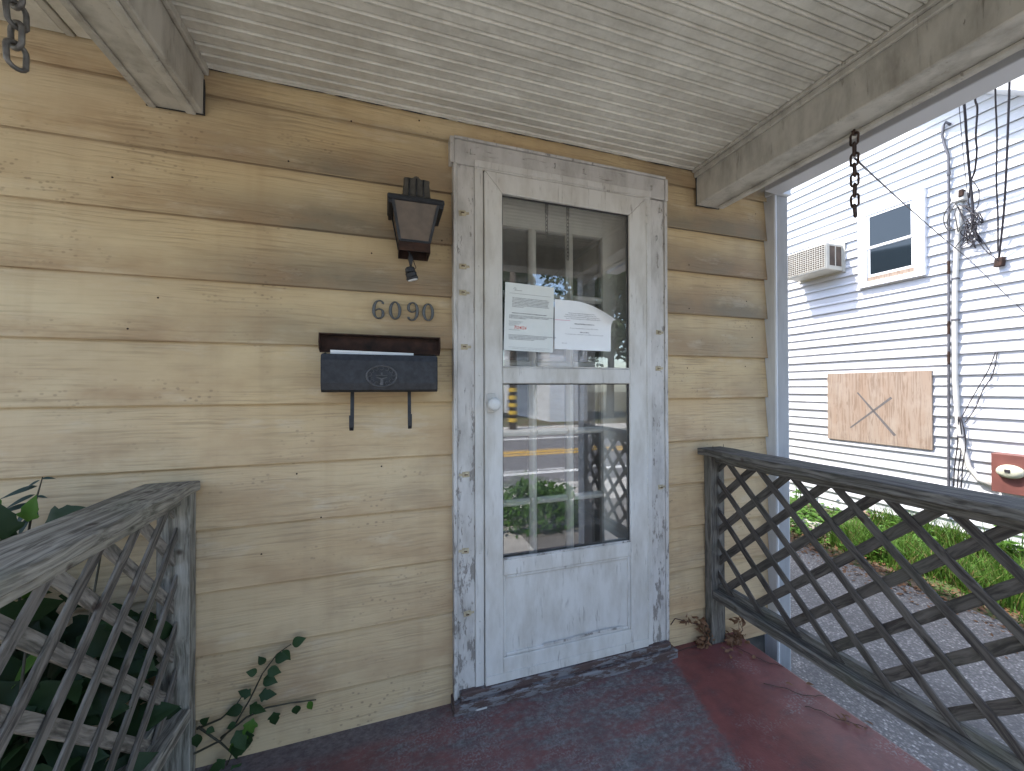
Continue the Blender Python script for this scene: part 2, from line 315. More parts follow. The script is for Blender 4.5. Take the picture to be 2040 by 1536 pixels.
# ------------------------------------------------------------------ mesh helpers
def link(name, mesh, mat=None, parent=None):
    o = bpy.data.objects.new(name, mesh); COL.objects.link(o)
    if mat is not None and not mesh.materials: mesh.materials.append(M[mat] if isinstance(mat, str) else mat)
    if parent is not None: o.parent = parent
    return o
def tag(o, label=None, cat=None, group=None, kind=None):
    if label: o['label'] = label
    if cat: o['category'] = cat
    if group: o['group'] = group
    if kind: o['kind'] = kind
    return o
def thing(name, label, cat, group=None, loc=(0, 0, 0)):
    o = bpy.data.objects.new(name, None); COL.objects.link(o); o.location = loc; o.empty_display_size = .05
    return tag(o, label, cat, group)
class MB:
    def __init__(s): s.bm = bmesh.new()
    def box(s, x0, x1, y0, y1, z0, z1):
        x0, x1 = sorted((x0, x1)); y0, y1 = sorted((y0, y1)); z0, z1 = sorted((z0, z1))
        v = [s.bm.verts.new(p) for p in ((x0, y0, z0), (x1, y0, z0), (x1, y1, z0), (x0, y1, z0), (x0, y0, z1), (x1, y0, z1), (x1, y1, z1), (x0, y1, z1))]
        for f in ((0, 3, 2, 1), (4, 5, 6, 7), (0, 1, 5, 4), (1, 2, 6, 5), (2, 3, 7, 6), (3, 0, 4, 7)): s.bm.faces.new([v[i] for i in f])
        return s
    def prism(s, pts, d):          # pts: 3-D polygon, d: extrusion vector
        d = Vector(d); a = [s.bm.verts.new(p) for p in pts]; b = [s.bm.verts.new(Vector(p)+d) for p in pts]; n = len(pts)
        s.bm.faces.new(a); s.bm.faces.new(b[::-1])
        for i in range(n): s.bm.faces.new((a[i], b[i], b[(i+1) % n], a[(i+1) % n]))
        return s
    def face(s, pts): s.bm.faces.new([s.bm.verts.new(p) for p in pts]); return s
    def tube(s, pts, r, n=8, closed=False, cap=True):
        pts = [Vector(p) for p in pts]; L = len(pts); rings = []
        rs = r if isinstance(r, (list, tuple)) else [r]*L
        prev = None
        for i, p in enumerate(pts):
            t = (pts[(i+1) % L]-pts[i-1]) if (closed or 0 < i < L-1) else (pts[1]-pts[0] if i == 0 else pts[-1]-pts[-2])
            t.normalize()
            u = (prev - t*prev.dot(t)) if prev else t.orthogonal()
            u.normalize(); prev = u; w = t.cross(u)
            rings.append([s.bm.verts.new(p+(u*math.cos(2*math.pi*k/n)+w*math.sin(2*math.pi*k/n))*rs[i]) for k in range(n)])
        for i in range(L if closed else L-1):
            a, b = rings[i], rings[(i+1) % L]
            for k in range(n): s.bm.faces.new((a[k], a[(k+1) % n], b[(k+1) % n], b[k]))
        if cap and not closed: s.bm.faces.new(rings[0][::-1]); s.bm.faces.new(rings[-1])
        return s
    def lathe(s, prof, n=16, axis='z', at=(0, 0, 0)):  # prof: (r, h)
        rings = []
        for r, h in prof:
            ring = []
            for k in range(n):
                a = 2*math.pi*k/n; p = (r*math.cos(a), r*math.sin(a), h)
                if axis == 'y': p = (p[0], p[2], p[1])
                if axis == 'x': p = (p[2], p[0], p[1])
                ring.append(s.bm.verts.new(Vector(p)+Vector(at)))
            rings.append(ring)
        for a, b in zip(rings, rings[1:]):
            for k in range(n): s.bm.faces.new((a[k], a[(k+1) % n], b[(k+1) % n], b[k]))
        s.bm.faces.new(rings[0][::-1]); s.bm.faces.new(rings[-1]); return s
    def build(s, name, mat, parent=None, bevel=0, smooth=False, wob=0, seg=1, cuts=0, axis=0):
        bm = s.bm
        if cuts:   # cut across an axis so that long pieces can be slightly uneven
            lo = min(v.co[axis] for v in bm.verts); hi = max(v.co[axis] for v in bm.verts)
            no = [0, 0, 0]; no[axis] = 1
            for k in range(1, cuts):
                c = [0, 0, 0]; c[axis] = lo+(hi-lo)*k/cuts
                bmesh.ops.bisect_plane(bm, geom=bm.verts[:]+bm.edges[:]+bm.faces[:], plane_co=c, plane_no=no)
        if bevel:
            bmesh.ops.recalc_face_normals(bm, faces=bm.faces[:])
            ed = [e for e in bm.edges if len(e.link_faces) == 2 and e.calc_face_angle(0) > .5]
            bmesh.ops.bevel(bm, geom=ed, offset=bevel, segments=seg, affect='EDGES', profile=.6)
        if wob:
            sd_ = random.random()*50
            from mathutils import noise as mn
            for v in bm.verts: v.co += mn.noise_vector(v.co*6+Vector((sd_, sd_, 0)))*wob
        bmesh.ops.recalc_face_normals(bm, faces=bm.faces[:])
        me = bpy.data.meshes.new(name); bm.to_mesh(me); bm.free()
        if smooth:
            for p in me.polygons: p.use_smooth = True
        return link(name, me, mat, parent)
def B(name, mat, parent, x0, x1, y0, y1, z0, z1, bevel=.0015, **k): return MB().box(x0, x1, y0, y1, z0, z1).build(name, mat, parent, bevel, **k)

GZ = -0.40      # ground level beside the porch
FZ = 0.05       # porch floor
XN = 5.2        # neighbour's wall

# ------------------------------------------------------------------ ground, driveway, street
tag(MB().box(-150, 150, -150, 150, GZ-.9, GZ-.31).build('ground', 'soil'), kind='structure')
tag(MB().box(-60, 60, -3.61, 60, GZ-.3, GZ-.05).build('yard', 'soil'), kind='structure')
tag(MB().box(-60, 60, -60, -14.21, GZ-.3, GZ-.03).build('far_yard', 'soil'), kind='structure')
tag(MB().box(1.45, 4.12, -3.6, 9, GZ-.05, GZ).build('driveway', 'aggregate', bevel=.004), kind='structure')
tag(MB().box(-3.4, 1.44, -3.6, -2.15, GZ-.05, GZ).build('bounce_paving', 'concrete', bevel=.004), kind='structure')  # unseen path, widened in pale concrete to bounce sun into the porch
mb = MB()
for i in range(24):
    for j in range(8):
        x0, x1 = 4.122+i*0, 0
nx, ny = 10, 40
from mathutils import noise as mnoise
def bank_z(x, y): return GZ+.0+max(0, (x-4.1))*.13+.02*mnoise.noise(Vector((x*4, y*4, 0)))
vs = [[mb.bm.verts.new((4.122+(XN+.06-4.122)*i/nx, -3.6+12.4*j/ny, bank_z(4.122+1.138*i/nx, -3.6+12.4*j/ny)-.005)) for j in range(ny+1)] for i in range(nx+1)]
for i in range(nx):
    for j in range(ny): mb.bm.faces.new((vs[i][j], vs[i+1][j], vs[i+1][j+1], vs[i][j+1]))
tag(mb.build('planting_bed', 'soil', smooth=True), kind='structure')
tag(MB().box(-150, 150, -4.75, -3.62, GZ-.25, GZ+.0).build('pavement', 'concrete'), kind='structure')
tag(MB().box(-150, 150, -12.2, -4.77, GZ-.3, GZ-.12).build('road', 'asphalt'), kind='structure')
tag(MB().box(-150, 150, -14.2, -12.22, GZ-.3, GZ+.0).build('far_pavement', 'concrete'), kind='structure')
for y0, y1, mt in ((-8.32, -8.10, 'yellow'), (-8.74, -8.52, 'yellow'), (-6.2, -6.0, 'white_line'), (-11.3, -11.1, 'white_line')):
    tag(MB().box(-60, 60, y0, y1, GZ-.12, GZ-.114).build('road_marking', mt), kind='structure')

# ------------------------------------------------------------------ our house
house = thing('clapboard_house', 'tan clapboard house with covered porch, half-glass storm door and ceiling beams', 'house')
DX0, DX1, DZ1 = .335, 1.12, 2.10     # rough opening
mb = MB()
mb.box(-4.5, DX0-.02, .028, .14, -.02, 3.30); mb.box(DX1+.02, 1.90, .028, .14, -.02, 3.30); mb.box(DX0-.02, DX1+.02, .0282, .1398, DZ1+.03, 3.30)
wall = mb.build('front_wall', 'interior', house)
random.seed(11)
for k in range(0, 13):
    z0 = 0.0+.2*k
    spans = [(-3.2, .246), (1.195, 1.856)] if z0 < 2.1 else [(-3.2, 1.856)]
    for xa, xb in spans:
        mb = MB(); n = max(6, int((xb-xa)/.10)); rings = []
        ph = random.random()*10; jz = random.uniform(-.0012, .0012)
        zt = min(z0+.222, 2.40)
        for i in range(n+1):
            x = xa+(xb-xa)*i/n
            w = mnoise.noise(Vector((x*.9, ph, 0)))*.0006; w2 = mnoise.noise(Vector((x*1.6, ph, 5)))*.0014
            zb_ = z0+jz+w2; prof = [(w+.001, zb_), (w, zb_+.002), (.0195+w*.3, zt), (.0275, zt), (.0275, zb_+.018), (w+.0045, zb_+.0155)]
            rings.append([mb.bm.verts.new((x, a, b)) for a, b in prof])
        for a, b in zip(rings, rings[1:]):
            for q in range(6): mb.bm.faces.new((a[q], a[(q+1) % 6], b[(q+1) % 6], b[q]))
        mb.bm.faces.new(rings[0]); mb.bm.faces.new(rings[-1][::-1])
        mb.build('clapboard', 'siding', wall)
nm_ = None
for px, py in ((222, 352), (740, 503), (1000, 512), (835, 240), (700, 243), (575, 322), (880, 480), (312, 592), (255, 655), (1372, 528), (1372, 615), (1372, 733), (1508, 425), (1488, 600), (1488, 730), (1500, 672), (640, 1030), (520, 1105), (760, 930), (590, 945)):
    p = on_y(px, py, .004)
    if nm_ is None: o = MB().lathe([(.003, 0), (.003, -.0018), (.002, -.0026)], 8, 'y').build('nail_head', 'rust', wall); nm_ = o.data
    else: o = link('nail_head', nm_, None, wall)
    o.location = (p.x, .0195*(((p.z*5) % 1))*.95+.0005, p.z)
B('foundation_wall', 'foundation', house, -4.5, 1.90, .03, .3, GZ-.3, -.021, 0)
# side walls, back, roof
mb = MB(); mb.box(1.84, 1.93, .142, 7.5, -.02, 3.30); mb.box(-4.5, -4.4, .142, 7.5, -.02, 3.30); mb.box(-4.39, 1.83, 7.4, 7.5, -.02, 3.30)
mb.build('outer_walls', 'siding', house)
B('side_foundation', 'foundation', house, 1.80, 1.92, .31, 7.5, GZ-.3, -.022, 0)
B('house_floor', 'interior', house, -4.39, 1.83, .15, 7.38, -.15, .06, 0)
B('house_ceiling', 'interior', house, -4.39, 1.83, .15, 7.38, 2.55, 2.6, 0)
B('room_wall', 'interior', house, -4.39, 1.83, 3.4, 3.5, .061, 2.549, 0)
mb = MB(); mb.prism([(-4.7, -.15, 3.31), (-4.7, 7.7, 3.31), (-4.7, 3.7, 3.75)], (6.75, 0, 0)); mb.build('roof', 'roof', house)
# fluted corner post
mb = MB(); x0, x1, yf, yb = 1.857, 1.946, -.042, .13
prof = [(x0, yb), (x0, yf+.006), (x0+.004, yf)]
fx0, fx1, nf = x0+.012, x1-.006, 6
for i in range(nf):
    a = fx0+(fx1-fx0)*i/nf; w = (fx1-fx0)/nf
    prof += [(a, yf), (a+w*.2, yf+.008), (a+w*.5, yf+.0095), (a+w*.8, yf+.008)]
prof += [(fx1, yf), (x1-.003, yf), (x1, yf+.004), (x1, yb)]
mb.prism([(a, b, -.38) for a, b in prof], (0, 0, 2.60))
cp = mb.build('corner_post', 'post', house)
B('capital', 'post', cp, 1.846, 1.957, -.053, .10, 2.222, 2.258, .004)

def ragged(parent, pts, r=.0035, name='cracked_caulk'):
    fine = []
    for a, b in zip(pts, pts[1:]):
        n = max(2, int((Vector(b)-Vector(a)).length/.03))
        for q in range(n): fine.append(Vector(a).lerp(Vector(b), q/n)+Vector((random.uniform(-1, 1), random.uniform(-.6, .6), random.uniform(-1, 1)))*.0016)
    fine.append(Vector(pts[-1])); MB().tube(fine, [r*random.uniform(.45, 1.25) for _ in fine], 5).build(name, 'gasket', parent)
# porch ceiling of narrow tongue and groove strips
porch = B('porch_roof', 'roof', house, -3.0, 1.90, -1.42, -.001, 2.33, 2.46, 0)
ceil = B('porch_ceiling', 'ceiling', house, -.54, 1.40, -1.18, .0, 2.302, 2.328, 0)
pitch = .0412
me = None
for i in range(28):
    ya = -.012-pitch*(i+1)
    if me is None:
        mb = MB(); w = pitch
        pr = [(.0012, .018), (.0012, .002), (.0024, .0002), (w-.0130, 0), (w-.0120, .0085), (w-.0092, .0085), (w-.0084, -.0010), (w-.0066, -.0052), (w-.0040, -.0052), (w-.0022, -.0010), (w-.0014, .004), (w-.0014, .018)]
        mb.prism([(-.545, a, 2.283+b) for a, b in pr], (1.95, 0, 0))
        o = mb.build('ceiling_strip', 'ceiling', ceil); me = o.data
    else: o = link('ceiling_strip', me, None, ceil)
    o.location = (0, ya, random.uniform(-.0008, .0008))
B('ceiling_edge_bead', 'ceiling', ceil, -.548, 1.40, -.0125, -.004, 2.276, 2.30, .001, wob=.0025, cuts=60, axis=0)
ragged(ceil, [(-.545, -.006, 2.2775), (1.385, -.006, 2.2775)], .0028)
# flat panels left of the left beam
lp = B('side_ceiling', 'ceiling', house, -3.0, -.70, -1.18, .0, 2.301, 2.328, 0)
for xa, xb in ((-.868, -.703), (-1.30, -.896), (-1.72, -1.305)): B('ceiling_panel', 'ceiling', lp, xa, xb, -1.18, -.002, 2.292, 2.3005, .002)
B('ceiling_batten', 'beam', lp, -.893, -.871, -1.18, -.002, 2.288, 2.3005, .002)
# beams
def beam(xa, xb, zb, parts, outer=None):
    b = B('side_beam', 'beam', house, xa, xb, -1.17, .004, zb, 2.30, .004, wob=.0012, cuts=10, axis=1)
    for i in parts: MB().box(*i).build('beam_trim', 'beam', b, .003, wob=.0007, cuts=10, axis=1)
    ragged(b, [(xa-.002, -.004, 2.28), (xa-.002, -.004, zb-.002), (xb+.002, -.004, zb-.002), (xb+.002, -.004, 2.24)])
    return b
beam(1.405, 1.535, 2.118, [(1.378, 1.4045, -1.17, -.001, 2.268, 2.2825), (1.390, 1.4045, -1.17, -.001, 2.246, 2.2675), (1.508, 1.5345, -1.17, -.03, 2.104, 2.1175)])
beam(-.70, -.556, 2.128, [(-.5555, -.541, -1.17, -.001, 2.255, 2.2825), (-.601, -.574, -1.17, -.004, 2.119, 2.1275), (-.698, -.678, -1.17, -.004, 2.119, 2.1275)])
B('front_beam', 'beam', house, -2.9, 1.60, -1.32, -1.171, 2.12, 2.329, .004)
sf = B('side_soffit', 'soffit', house, 1.536, 1.84, -1.17, -.045, 2.243, 2.27, 0)
B('fascia_strip', 'vinyl', sf, 1.772, 1.875, -1.42, -.055, 2.212, 2.2428, .003)
B('fascia_board', 'vinyl', house, 1.85, 1.90, -1.42, -.055, 2.2435, 2.329, .003)
for xx in (1.43, -.67): B('porch_column', 'post', house, xx, xx+.10, -1.30, -1.20, GZ, 2.119, .006)

# porch floor slab
fl = MB().box(-.73, 1.628, -1.26, .02, -.07, FZ).build('porch_floor', 'floor', None, .008, seg=2, cuts=8, axis=0, wob=.002); tag(fl, kind='structure')
B('porch_base', 'foundation', None, -.70, 1.60, -1.23, .0, GZ-.05, -.069, 0)['kind'] = 'structure'

# ------------------------------------------------------------------ door casing, storm door, inner door
cas = B('door_casing', 'casing', house, .254, .322, -.022, .021, .082, 2.1025, .002, wob=.001, cuts=14, axis=2)   # left board carries the rest
B('casing_board', 'casing', cas, 1.128, 1.200, -.022, .021, .085, 2.0965, .002, wob=.001, cuts=14, axis=2)
B('casing_board', 'casing_h', cas, .244, 1.205, -.0235, .021, 2.1035, 2.196, .002, wob=.001, cuts=8, axis=0)
B('back_band', 'casing', cas, .240, .2535, -.030, .021, .055, 2.1015, .002, wob=.0008, cuts=10, axis=2)
B('back_band', 'casing', cas, 1.2005, 1.216, -.028, .021, .06, 2.095, .002, wob=.0008, cuts=10, axis=2)
B('back_band', 'casing', cas, .228, .2435, -.029, .021, 2.104, 2.203, .002); B('back_band', 'casing', cas, 1.2055, 1.220, -.029, .021, 2.0985, 2.197, .002)
B('drip_edge', 'casing', cas, .2437, 1.2053, -.031, .021, 2.1965, 2.206, .001)
# aluminium frame that holds the storm door
B('storm_frame', 'storm', cas, .3225, .3565, -.026, .04, .085, 2.0935, .0015); B('storm_frame', 'storm', cas, 1.094, 1.1275, -.026, .04, .09, 2.0935, .0015)
B('storm_frame', 'storm', cas, .3225, 1.1275, -.0262, .04, 2.0937, 2.1033, .0015); B('storm_frame', 'storm', cas, .323, 1.127, -.030, -.0265, 2.1005, 2.127, .001)
for zz in (1.72, 1.30, .95, .62, .36, .2): MB().lathe([(.0042, 0), (.0042, -.002), (.002, -.0035)], 8, 'y', (.34, -.0262, zz)).build('screw', 'storm', cas)
B('jamb', 'storm', cas, .30, .336, .0405, .17, .09, 2.12, 0); B('jamb', 'storm', cas, 1.122, 1.16, .0405, .17, .09, 2.12, 0); B('jamb', 'storm', cas, .3365, 1.1215, .0405, .17, 2.095, 2.13, 0)
MB().box(.232, 1.232, -.062, .16, .046, .084).build('door_sill', 'sill', house, .004, wob=.004, cuts=16, axis=0)
MB().box(.262, 1.21, -.045, .02, .0838, .112).build('sill_riser', 'sill', house, .003, wob=.003, cuts=16, axis=0)
# clips and hooks
def clip_mesh():
    mb = MB(); mb.box(-.011, .011, -.003, 0, -.0085, .0085); mb.lathe([(.0062, -.003), (.0062, -.0065), (.004, -.0078)], 12, 'y'); mb.box(.010, .021, -.0022, 0, -.004, .004)
    return mb.build('clip', 'brass', cas, .0008)
c0 = clip_mesh()
sl = MB().box(-.006, .006, -.0100, -.0078, -.0020, .0020).build('slot', 'clip_hole', cas); slm = sl.data; bpy.data.objects.remove(sl)
first = True
for px, py in ((921, 425), (922, 531), (922, 583), (925, 691), (928, 945), (927, 1097), (931, 1222), (1311, 734), (1316, 970), (1312, 662)):
    p = on_y(px, py, -.022); c = c0 if first else link('clip', c0.data, None, cas); first = False
    c.location = (p.x, -.0215, p.z); c.scale = (1.25, 1.1, 1.25); so_ = link('slot', slm, None, cas); so_.location = (p.x, -.0215, p.z); s_ = random.choice((1, 1, -1)); c.rotation_euler = (0, random.uniform(-.12, .12)+(math.pi if s_ < 0 else 0), 0)
hk = None
for px, py in ((938, 303), (1105, 331), (1163, 342), (1297, 375), (1307, 475), (1313, 420)):
    p = on_y(px, py, -.024)
    if hk is None:
        o = MB().tube([(0, 0, .008), (0, -.006, .009), (0, -.012, .004), (0, -.012, -.004), (0, -.006, -.009), (0, -.002, -.007)], .0022, 6).build('hook', 'casing', cas, smooth=True); hk = o.data
    else: o = link('hook', hk, None, cas)
    o.location = (p.x, -.0225, p.z)

sx0, sx1, sz0, sz1 = .359, 1.094, .114, 2.088
gx0, gx1 = .430, 1.007
YF, YB = -.037, -.008
st = thing('storm_door', None, None); st.parent = house
def poly(name, mat, pts, parent, y0=YF, y1=YB, bevel=.0025):
    return MB().prism([(a, y0, b) for a, b in pts], (0, y1-y0, 0)).build(name, mat, parent, bevel)
g_ = .0006
poly('stile', 'storm', [(sx0, sz0), (sx0, sz1-g_), (gx0, 2.010-g_), (gx0, .205-.05), (gx0, sz0)], st)
poly('stile', 'storm', [(sx1, sz0), (sx1, sz1-g_), (gx1, 2.004-g_), (gx1, sz0)], st)
poly('top_rail', 'storm', [(sx0+g_, sz1), (sx1-g_, sz1), (gx1, 2.0045), (gx0, 2.0105)], st)
B('middle_rail', 'storm', st, gx0+g_, gx1-g_, -.039, YB, 1.268, 1.330, .003)
B('middle_rail', 'storm', st, gx0+g_, gx1-g_, -.039, YB, .522, .582, .003)
B('bottom_rail', 'storm', st, gx0+g_, gx1-g_, YF, YB, sz0, .206, .0025)
B('bottom_lip', 'storm', st, sx0+.001, sx1-.001, -.041, -.0375, sz0+.002, .150, .001)
B('kick_panel', 'storm', st, gx0-.003, gx1+.003, -.026, -.014, .2, .527, 0)
for a in ((gx0, gx0+.012, .206, .522), (gx1-.012, gx1, .206, .522)): B('panel_bead', 'storm', st, a[0], a[1], -.034, -.0145, a[2]+.0005, a[3]-.0005, .003)
B('panel_bead', 'storm', st, gx0+.0125, gx1-.0125, -.034, -.0145, .2065, .219, .003)
B('panel_bead', 'storm', st, gx0+.0125, gx1-.0125, -.034, -.0145, .509, .5215, .003)
B('peeled_caulk', 'casing', st, .60, .965, -.0362, -.033, .217, .226, .001, wob=.006, cuts=24, axis=0)
for za, zb in ((1.3302, 2.0060), (.5822, 1.2678)):
    p = B('glass_pane', 'glass', st, gx0-.004, gx1+.004, -.0225, -.0195, za-.004, zb+.004, 0)
    for a in ((gx0, gx0+.004, za, zb), (gx1-.004, gx1, za, zb)): B('gasket', 'gasket', p, a[0], a[1], -.028, -.0228, a[2], a[3], 0)
    for a in (za, zb-.004): B('gasket', 'gasket', p, gx0+.0042, gx1-.0042, -.028, -.0228, a, a+.004, 0)
B('dirt_ledge', 'casing', st, gx0+.001, gx1-.001, -.0385, -.0285, 1.3301, 1.336, .001, wob=.0015, cuts=20, axis=0)
B('dirt_ledge', 'casing', st, gx0+.001, gx1-.001, -.0385, -.0285, .5821, .589, .001, wob=.0015, cuts=20, axis=0)
B('shadow_gap_strip', 'gasket', cas, .3566, .3589, -.0200, -.010, .116, 2.090, 0); B('shadow_gap_strip', 'gasket', cas, .3590, 1.0935, -.0200, -.010, 2.0882, 2.0936, 0)  # dark strips added in the door gap, shade given as colour
# knob and hinge
kx, kz = .386, 1.190
kp = B('latch_plate', 'storm', st, kx-.020, kx+.014, -.0415, -.0372, kz-.034, kz+.040, .002)
MB().lathe([(.009, -.041), (.009, -.056), (.021, -.062), (.025, -.070), (.024, -.080), (.017, -.086), (.004, -.0875)], 24, 'y', (kx, 0, kz)).build('knob', 'knob', st, smooth=True)
mb = MB()
z = .14
while z < 2.06: mb.lathe([(.0048, z), (.0048, z+.034)], 8, 'z', (1.0965, -.034, 0)); z += .036
mb.build('piano_hinge', 'storm', st)

# inner door with fifteen lights
idr = thing('inner_door', None, None); idr.parent = house
ya, yb = .083, .120
cols = [(.452, .590), (.624, .768), (.802, .945)]
rows = [(1.937-.298*i-.270, 1.937-.298*i) for i in range(5)]
mb = MB()
def flat(x0, x1, z0, z1, nm='stile'): B(nm, 'inner_door', idr, x0, x1, ya, yb, z0, z1, .002)
flat(.337, cols[0][0]-.002, .09, 2.093); flat(cols[2][1]+.002, 1.121, .09, 2.093)
flat(cols[0][0]-.0015, cols[2][1]+.0015, rows[0][1]+.002, 2.093, 'top_rail'); flat(cols[0][0]-.0015, cols[2][1]+.0015, .09, rows[4][0]-.002, 'bottom_rail')
for a, b in ((cols[0][1], cols[1][0]), (cols[1][1], cols[2][0])):
    MB().prism([(a, ya+.014, 0), (a+.007, ya+.004, 0), (a+.012, ya, 0), (b-.012, ya, 0), (b-.007, ya+.004, 0), (b, ya+.014, 0), (b, yb, 0), (a, yb, 0)], (0, 0, rows[0][1]-rows[4][0]+.003)).build('muntin', 'inner_door', idr).location = (0, 0, rows[4][0]-.0015)
for i in range(4):
    za, zb = rows[i+1][1], rows[i][0]
    for a, b in cols:
        MB().prism([(a+.0005, ya+.014, za), (a+.0005, ya+.002, za+.008), (a+.0005, ya+.001, zb-.008), (a+.0005, ya+.014, zb), (a+.0005, yb, zb), (a+.0005, yb, za)], (b-a-.001, 0, 0)).build('muntin', 'inner_door', idr)
for za, zb in rows:
    for a, b in cols: B('lite', 'glass_in', idr, a-.001, b+.001, ya+.018, ya+.021, za-.001, zb+.001, 0)

# ------------------------------------------------------------------ chains
def link_mesh(L, Wd, r):
    mb = MB(); pts = []
    for k in range(16):
        a = 2*math.pi*k/16; x = math.cos(a)*Wd/2; z = math.sin(a)*Wd/2
        z += (L-Wd)/2*(1 if math.sin(a) >= 0 else -1); pts.append((x, 0, z))
    mb.tube(pts, r, 7, closed=True); o = mb.build('chain_link', 'chain', None, smooth=True); me = o.data; bpy.data.objects.remove(o); return me
def chain(name, label, x, y, ztop, zbot, L, Wd, r, mat, hook=True, ang=.4, parent=None):
    t = thing(name, label, 'chain' if label else None)
    if parent is not None: t.parent = parent
    me = link_mesh(L, Wd, r); me.materials.clear(); me.materials.append(M[mat])
    step = L-2.2*r-.0005; z = zbot+L/2; i = 0
    while z+L/2 < ztop:
        o = link('chain_link', me, None, t); o.location = (x, y, z); o.rotation_euler = (random.uniform(-.05, .05), random.uniform(-.04, .04), ang+(math.pi/2 if i % 2 else 0)); z += step; i += 1
    zt = z-step+L/2-r*1.5
    if hook: MB().tube([(x, y, ztop+.03), (x, y, ztop-.004), (x+.004, y, ztop-.012), (x+.011, y, zt+.014), (x+.006, y, zt-.002), (x-.005, y, zt-.003), (x-.009, y, zt+.010)], r*.95, 7).build('hook', mat, t, smooth=True)
    return t
chain('hanging_chain', 'rusty chain hanging from the right porch beam above the lattice railing', 1.50, -.60, 2.112, 1.822, .043, .0205, .0036, 'chain', True, .30)
chain('hanging_chain', 'grey steel chain hanging from the left porch beam', -.625, -.558, 2.126, 1.820, .046, .026, .0042, 'chain_grey', True, 1.1)
for px, z1, z0, dx in ((1089, 2.035, 1.89, 0), (1131, 2.035, 1.80, 0)):
    x = on_y(px, 430, .03).x
    t = chain('door_chain', 'thin chain on a plate inside the door glass, %s' % ('shorter of the two' if z0 > 1.85 else 'longer of the two'), x, .03, z1-.03, z0, .020, .011, .0017, 'chain_grey', False)
    tag(t, None, 'chain', 'chains inside the storm door')
    B('hanger_plate', 'chain_grey', t, x-.008, x+.008, .029, .032, z1-.045, 2.095, .001)

# ------------------------------------------------------------------ railings
def clip_poly(poly, y0, y1, z0, z1):
    for ax, lim, sg in ((0, y0, 1), (0, y1, -1), (1, z0, 1), (1, z1, -1)):
        out = []
        for i, p in enumerate(poly):
            q = poly[(i+1) % len(poly)]; a = (p[ax]-lim)*sg; b = (q[ax]-lim)*sg
            if a >= 0: out.append(p)
            if (a >= 0) != (b >= 0):
                t = a/(a-b); out.append((p[0]+(q[0]-p[0])*t, p[1]+(q[1]-p[1])*t))
        poly = out
        if not poly: return []
    return poly
def railing(name, label, X, sgn, near_c, far_c, xc0, xc1, ztop, pz, px0, px1, zr0, zr1):
    # sgn: +1 when the camera is on the +x side of the railing
    t = thing(name, label, 'railing', None, (X, -.5, FZ)); t.location = (0, 0, 0)
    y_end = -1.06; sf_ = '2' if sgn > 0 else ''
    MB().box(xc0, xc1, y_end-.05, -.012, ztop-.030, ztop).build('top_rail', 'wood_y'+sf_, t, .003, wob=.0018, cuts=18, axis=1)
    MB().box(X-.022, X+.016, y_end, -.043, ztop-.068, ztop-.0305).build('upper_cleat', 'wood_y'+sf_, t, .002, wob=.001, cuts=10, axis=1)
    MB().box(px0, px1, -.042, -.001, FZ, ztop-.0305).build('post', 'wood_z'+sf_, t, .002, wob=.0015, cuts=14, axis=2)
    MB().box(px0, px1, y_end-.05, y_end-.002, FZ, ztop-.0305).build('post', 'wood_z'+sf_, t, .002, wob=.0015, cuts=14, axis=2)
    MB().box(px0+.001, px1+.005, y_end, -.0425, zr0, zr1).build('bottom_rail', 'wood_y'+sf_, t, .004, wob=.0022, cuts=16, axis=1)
    MB().box(X-.004, X+.022 if sgn < 0 else X-.03, y_end, -.0425, zr1+.0003, zr1+.028).build('lower_cleat', 'wood_y'+sf_, t, .002, wob=.001, cuts=10, axis=1)
    yr = (y_end, -.0425); zr = (zr1+.004, ztop-.035)
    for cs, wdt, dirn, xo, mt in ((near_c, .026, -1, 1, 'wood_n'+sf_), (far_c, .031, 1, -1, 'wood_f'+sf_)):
        for c in cs:
            h = wdt/math.sqrt(2); j = random.uniform(-.003, .003); tl = random.uniform(-.008, .008)
            # strip in the (y, z) plane: y - z = c (dirn -1) or y + z = c (dirn +1)
            if dirn < 0: qd = [(c+j-h, 0), (c+j+h, 0), (c+j+h+2+tl, 2), (c+j-h+2+tl, 2)]
            else: qd = [(c+j-h, 0), (c+j+h, 0), (c+j+h-2+tl, 2), (c+j-h-2+tl, 2)]
            pg = clip_poly(qd, *yr, *zr)
            if len(pg) < 3: continue
            th = .008; xa = X + sgn*xo*(.0006 if xo > 0 else .0002); xb = X + sgn*xo*th
            MB().prism([(xa, a, b) for a, b in pg], (xb-xa, 0, 0)).build('lattice_strip', mt, t, .0012)
    return t
railing('porch_railing', 'grey weathered lattice railing on the porch side facing the driveway', 1.487, -1, [-1.008-.147*k for k in range(-5, 9)], [.684-.146*k for k in range(-1, 11)], 1.390, 1.530, .967, None, 1.442, 1.522, .264, .304)
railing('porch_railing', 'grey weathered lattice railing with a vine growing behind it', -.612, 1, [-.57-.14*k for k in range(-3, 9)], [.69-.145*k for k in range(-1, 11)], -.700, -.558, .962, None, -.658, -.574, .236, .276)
for o in [o for o in bpy.data.objects if o.name.startswith('porch_railing')]: pass
nl = None
for px, py in ((1420, 893), (1441, 890)):
    p = on_z(px, py, .967)
    o = MB().tube([(0, 0, -.02), (0.001, 0, .012)], .0011, 6).build('bent_nail', 'rust', bpy.data.objects['porch_railing']); o.location = (p.x, p.y, .967)

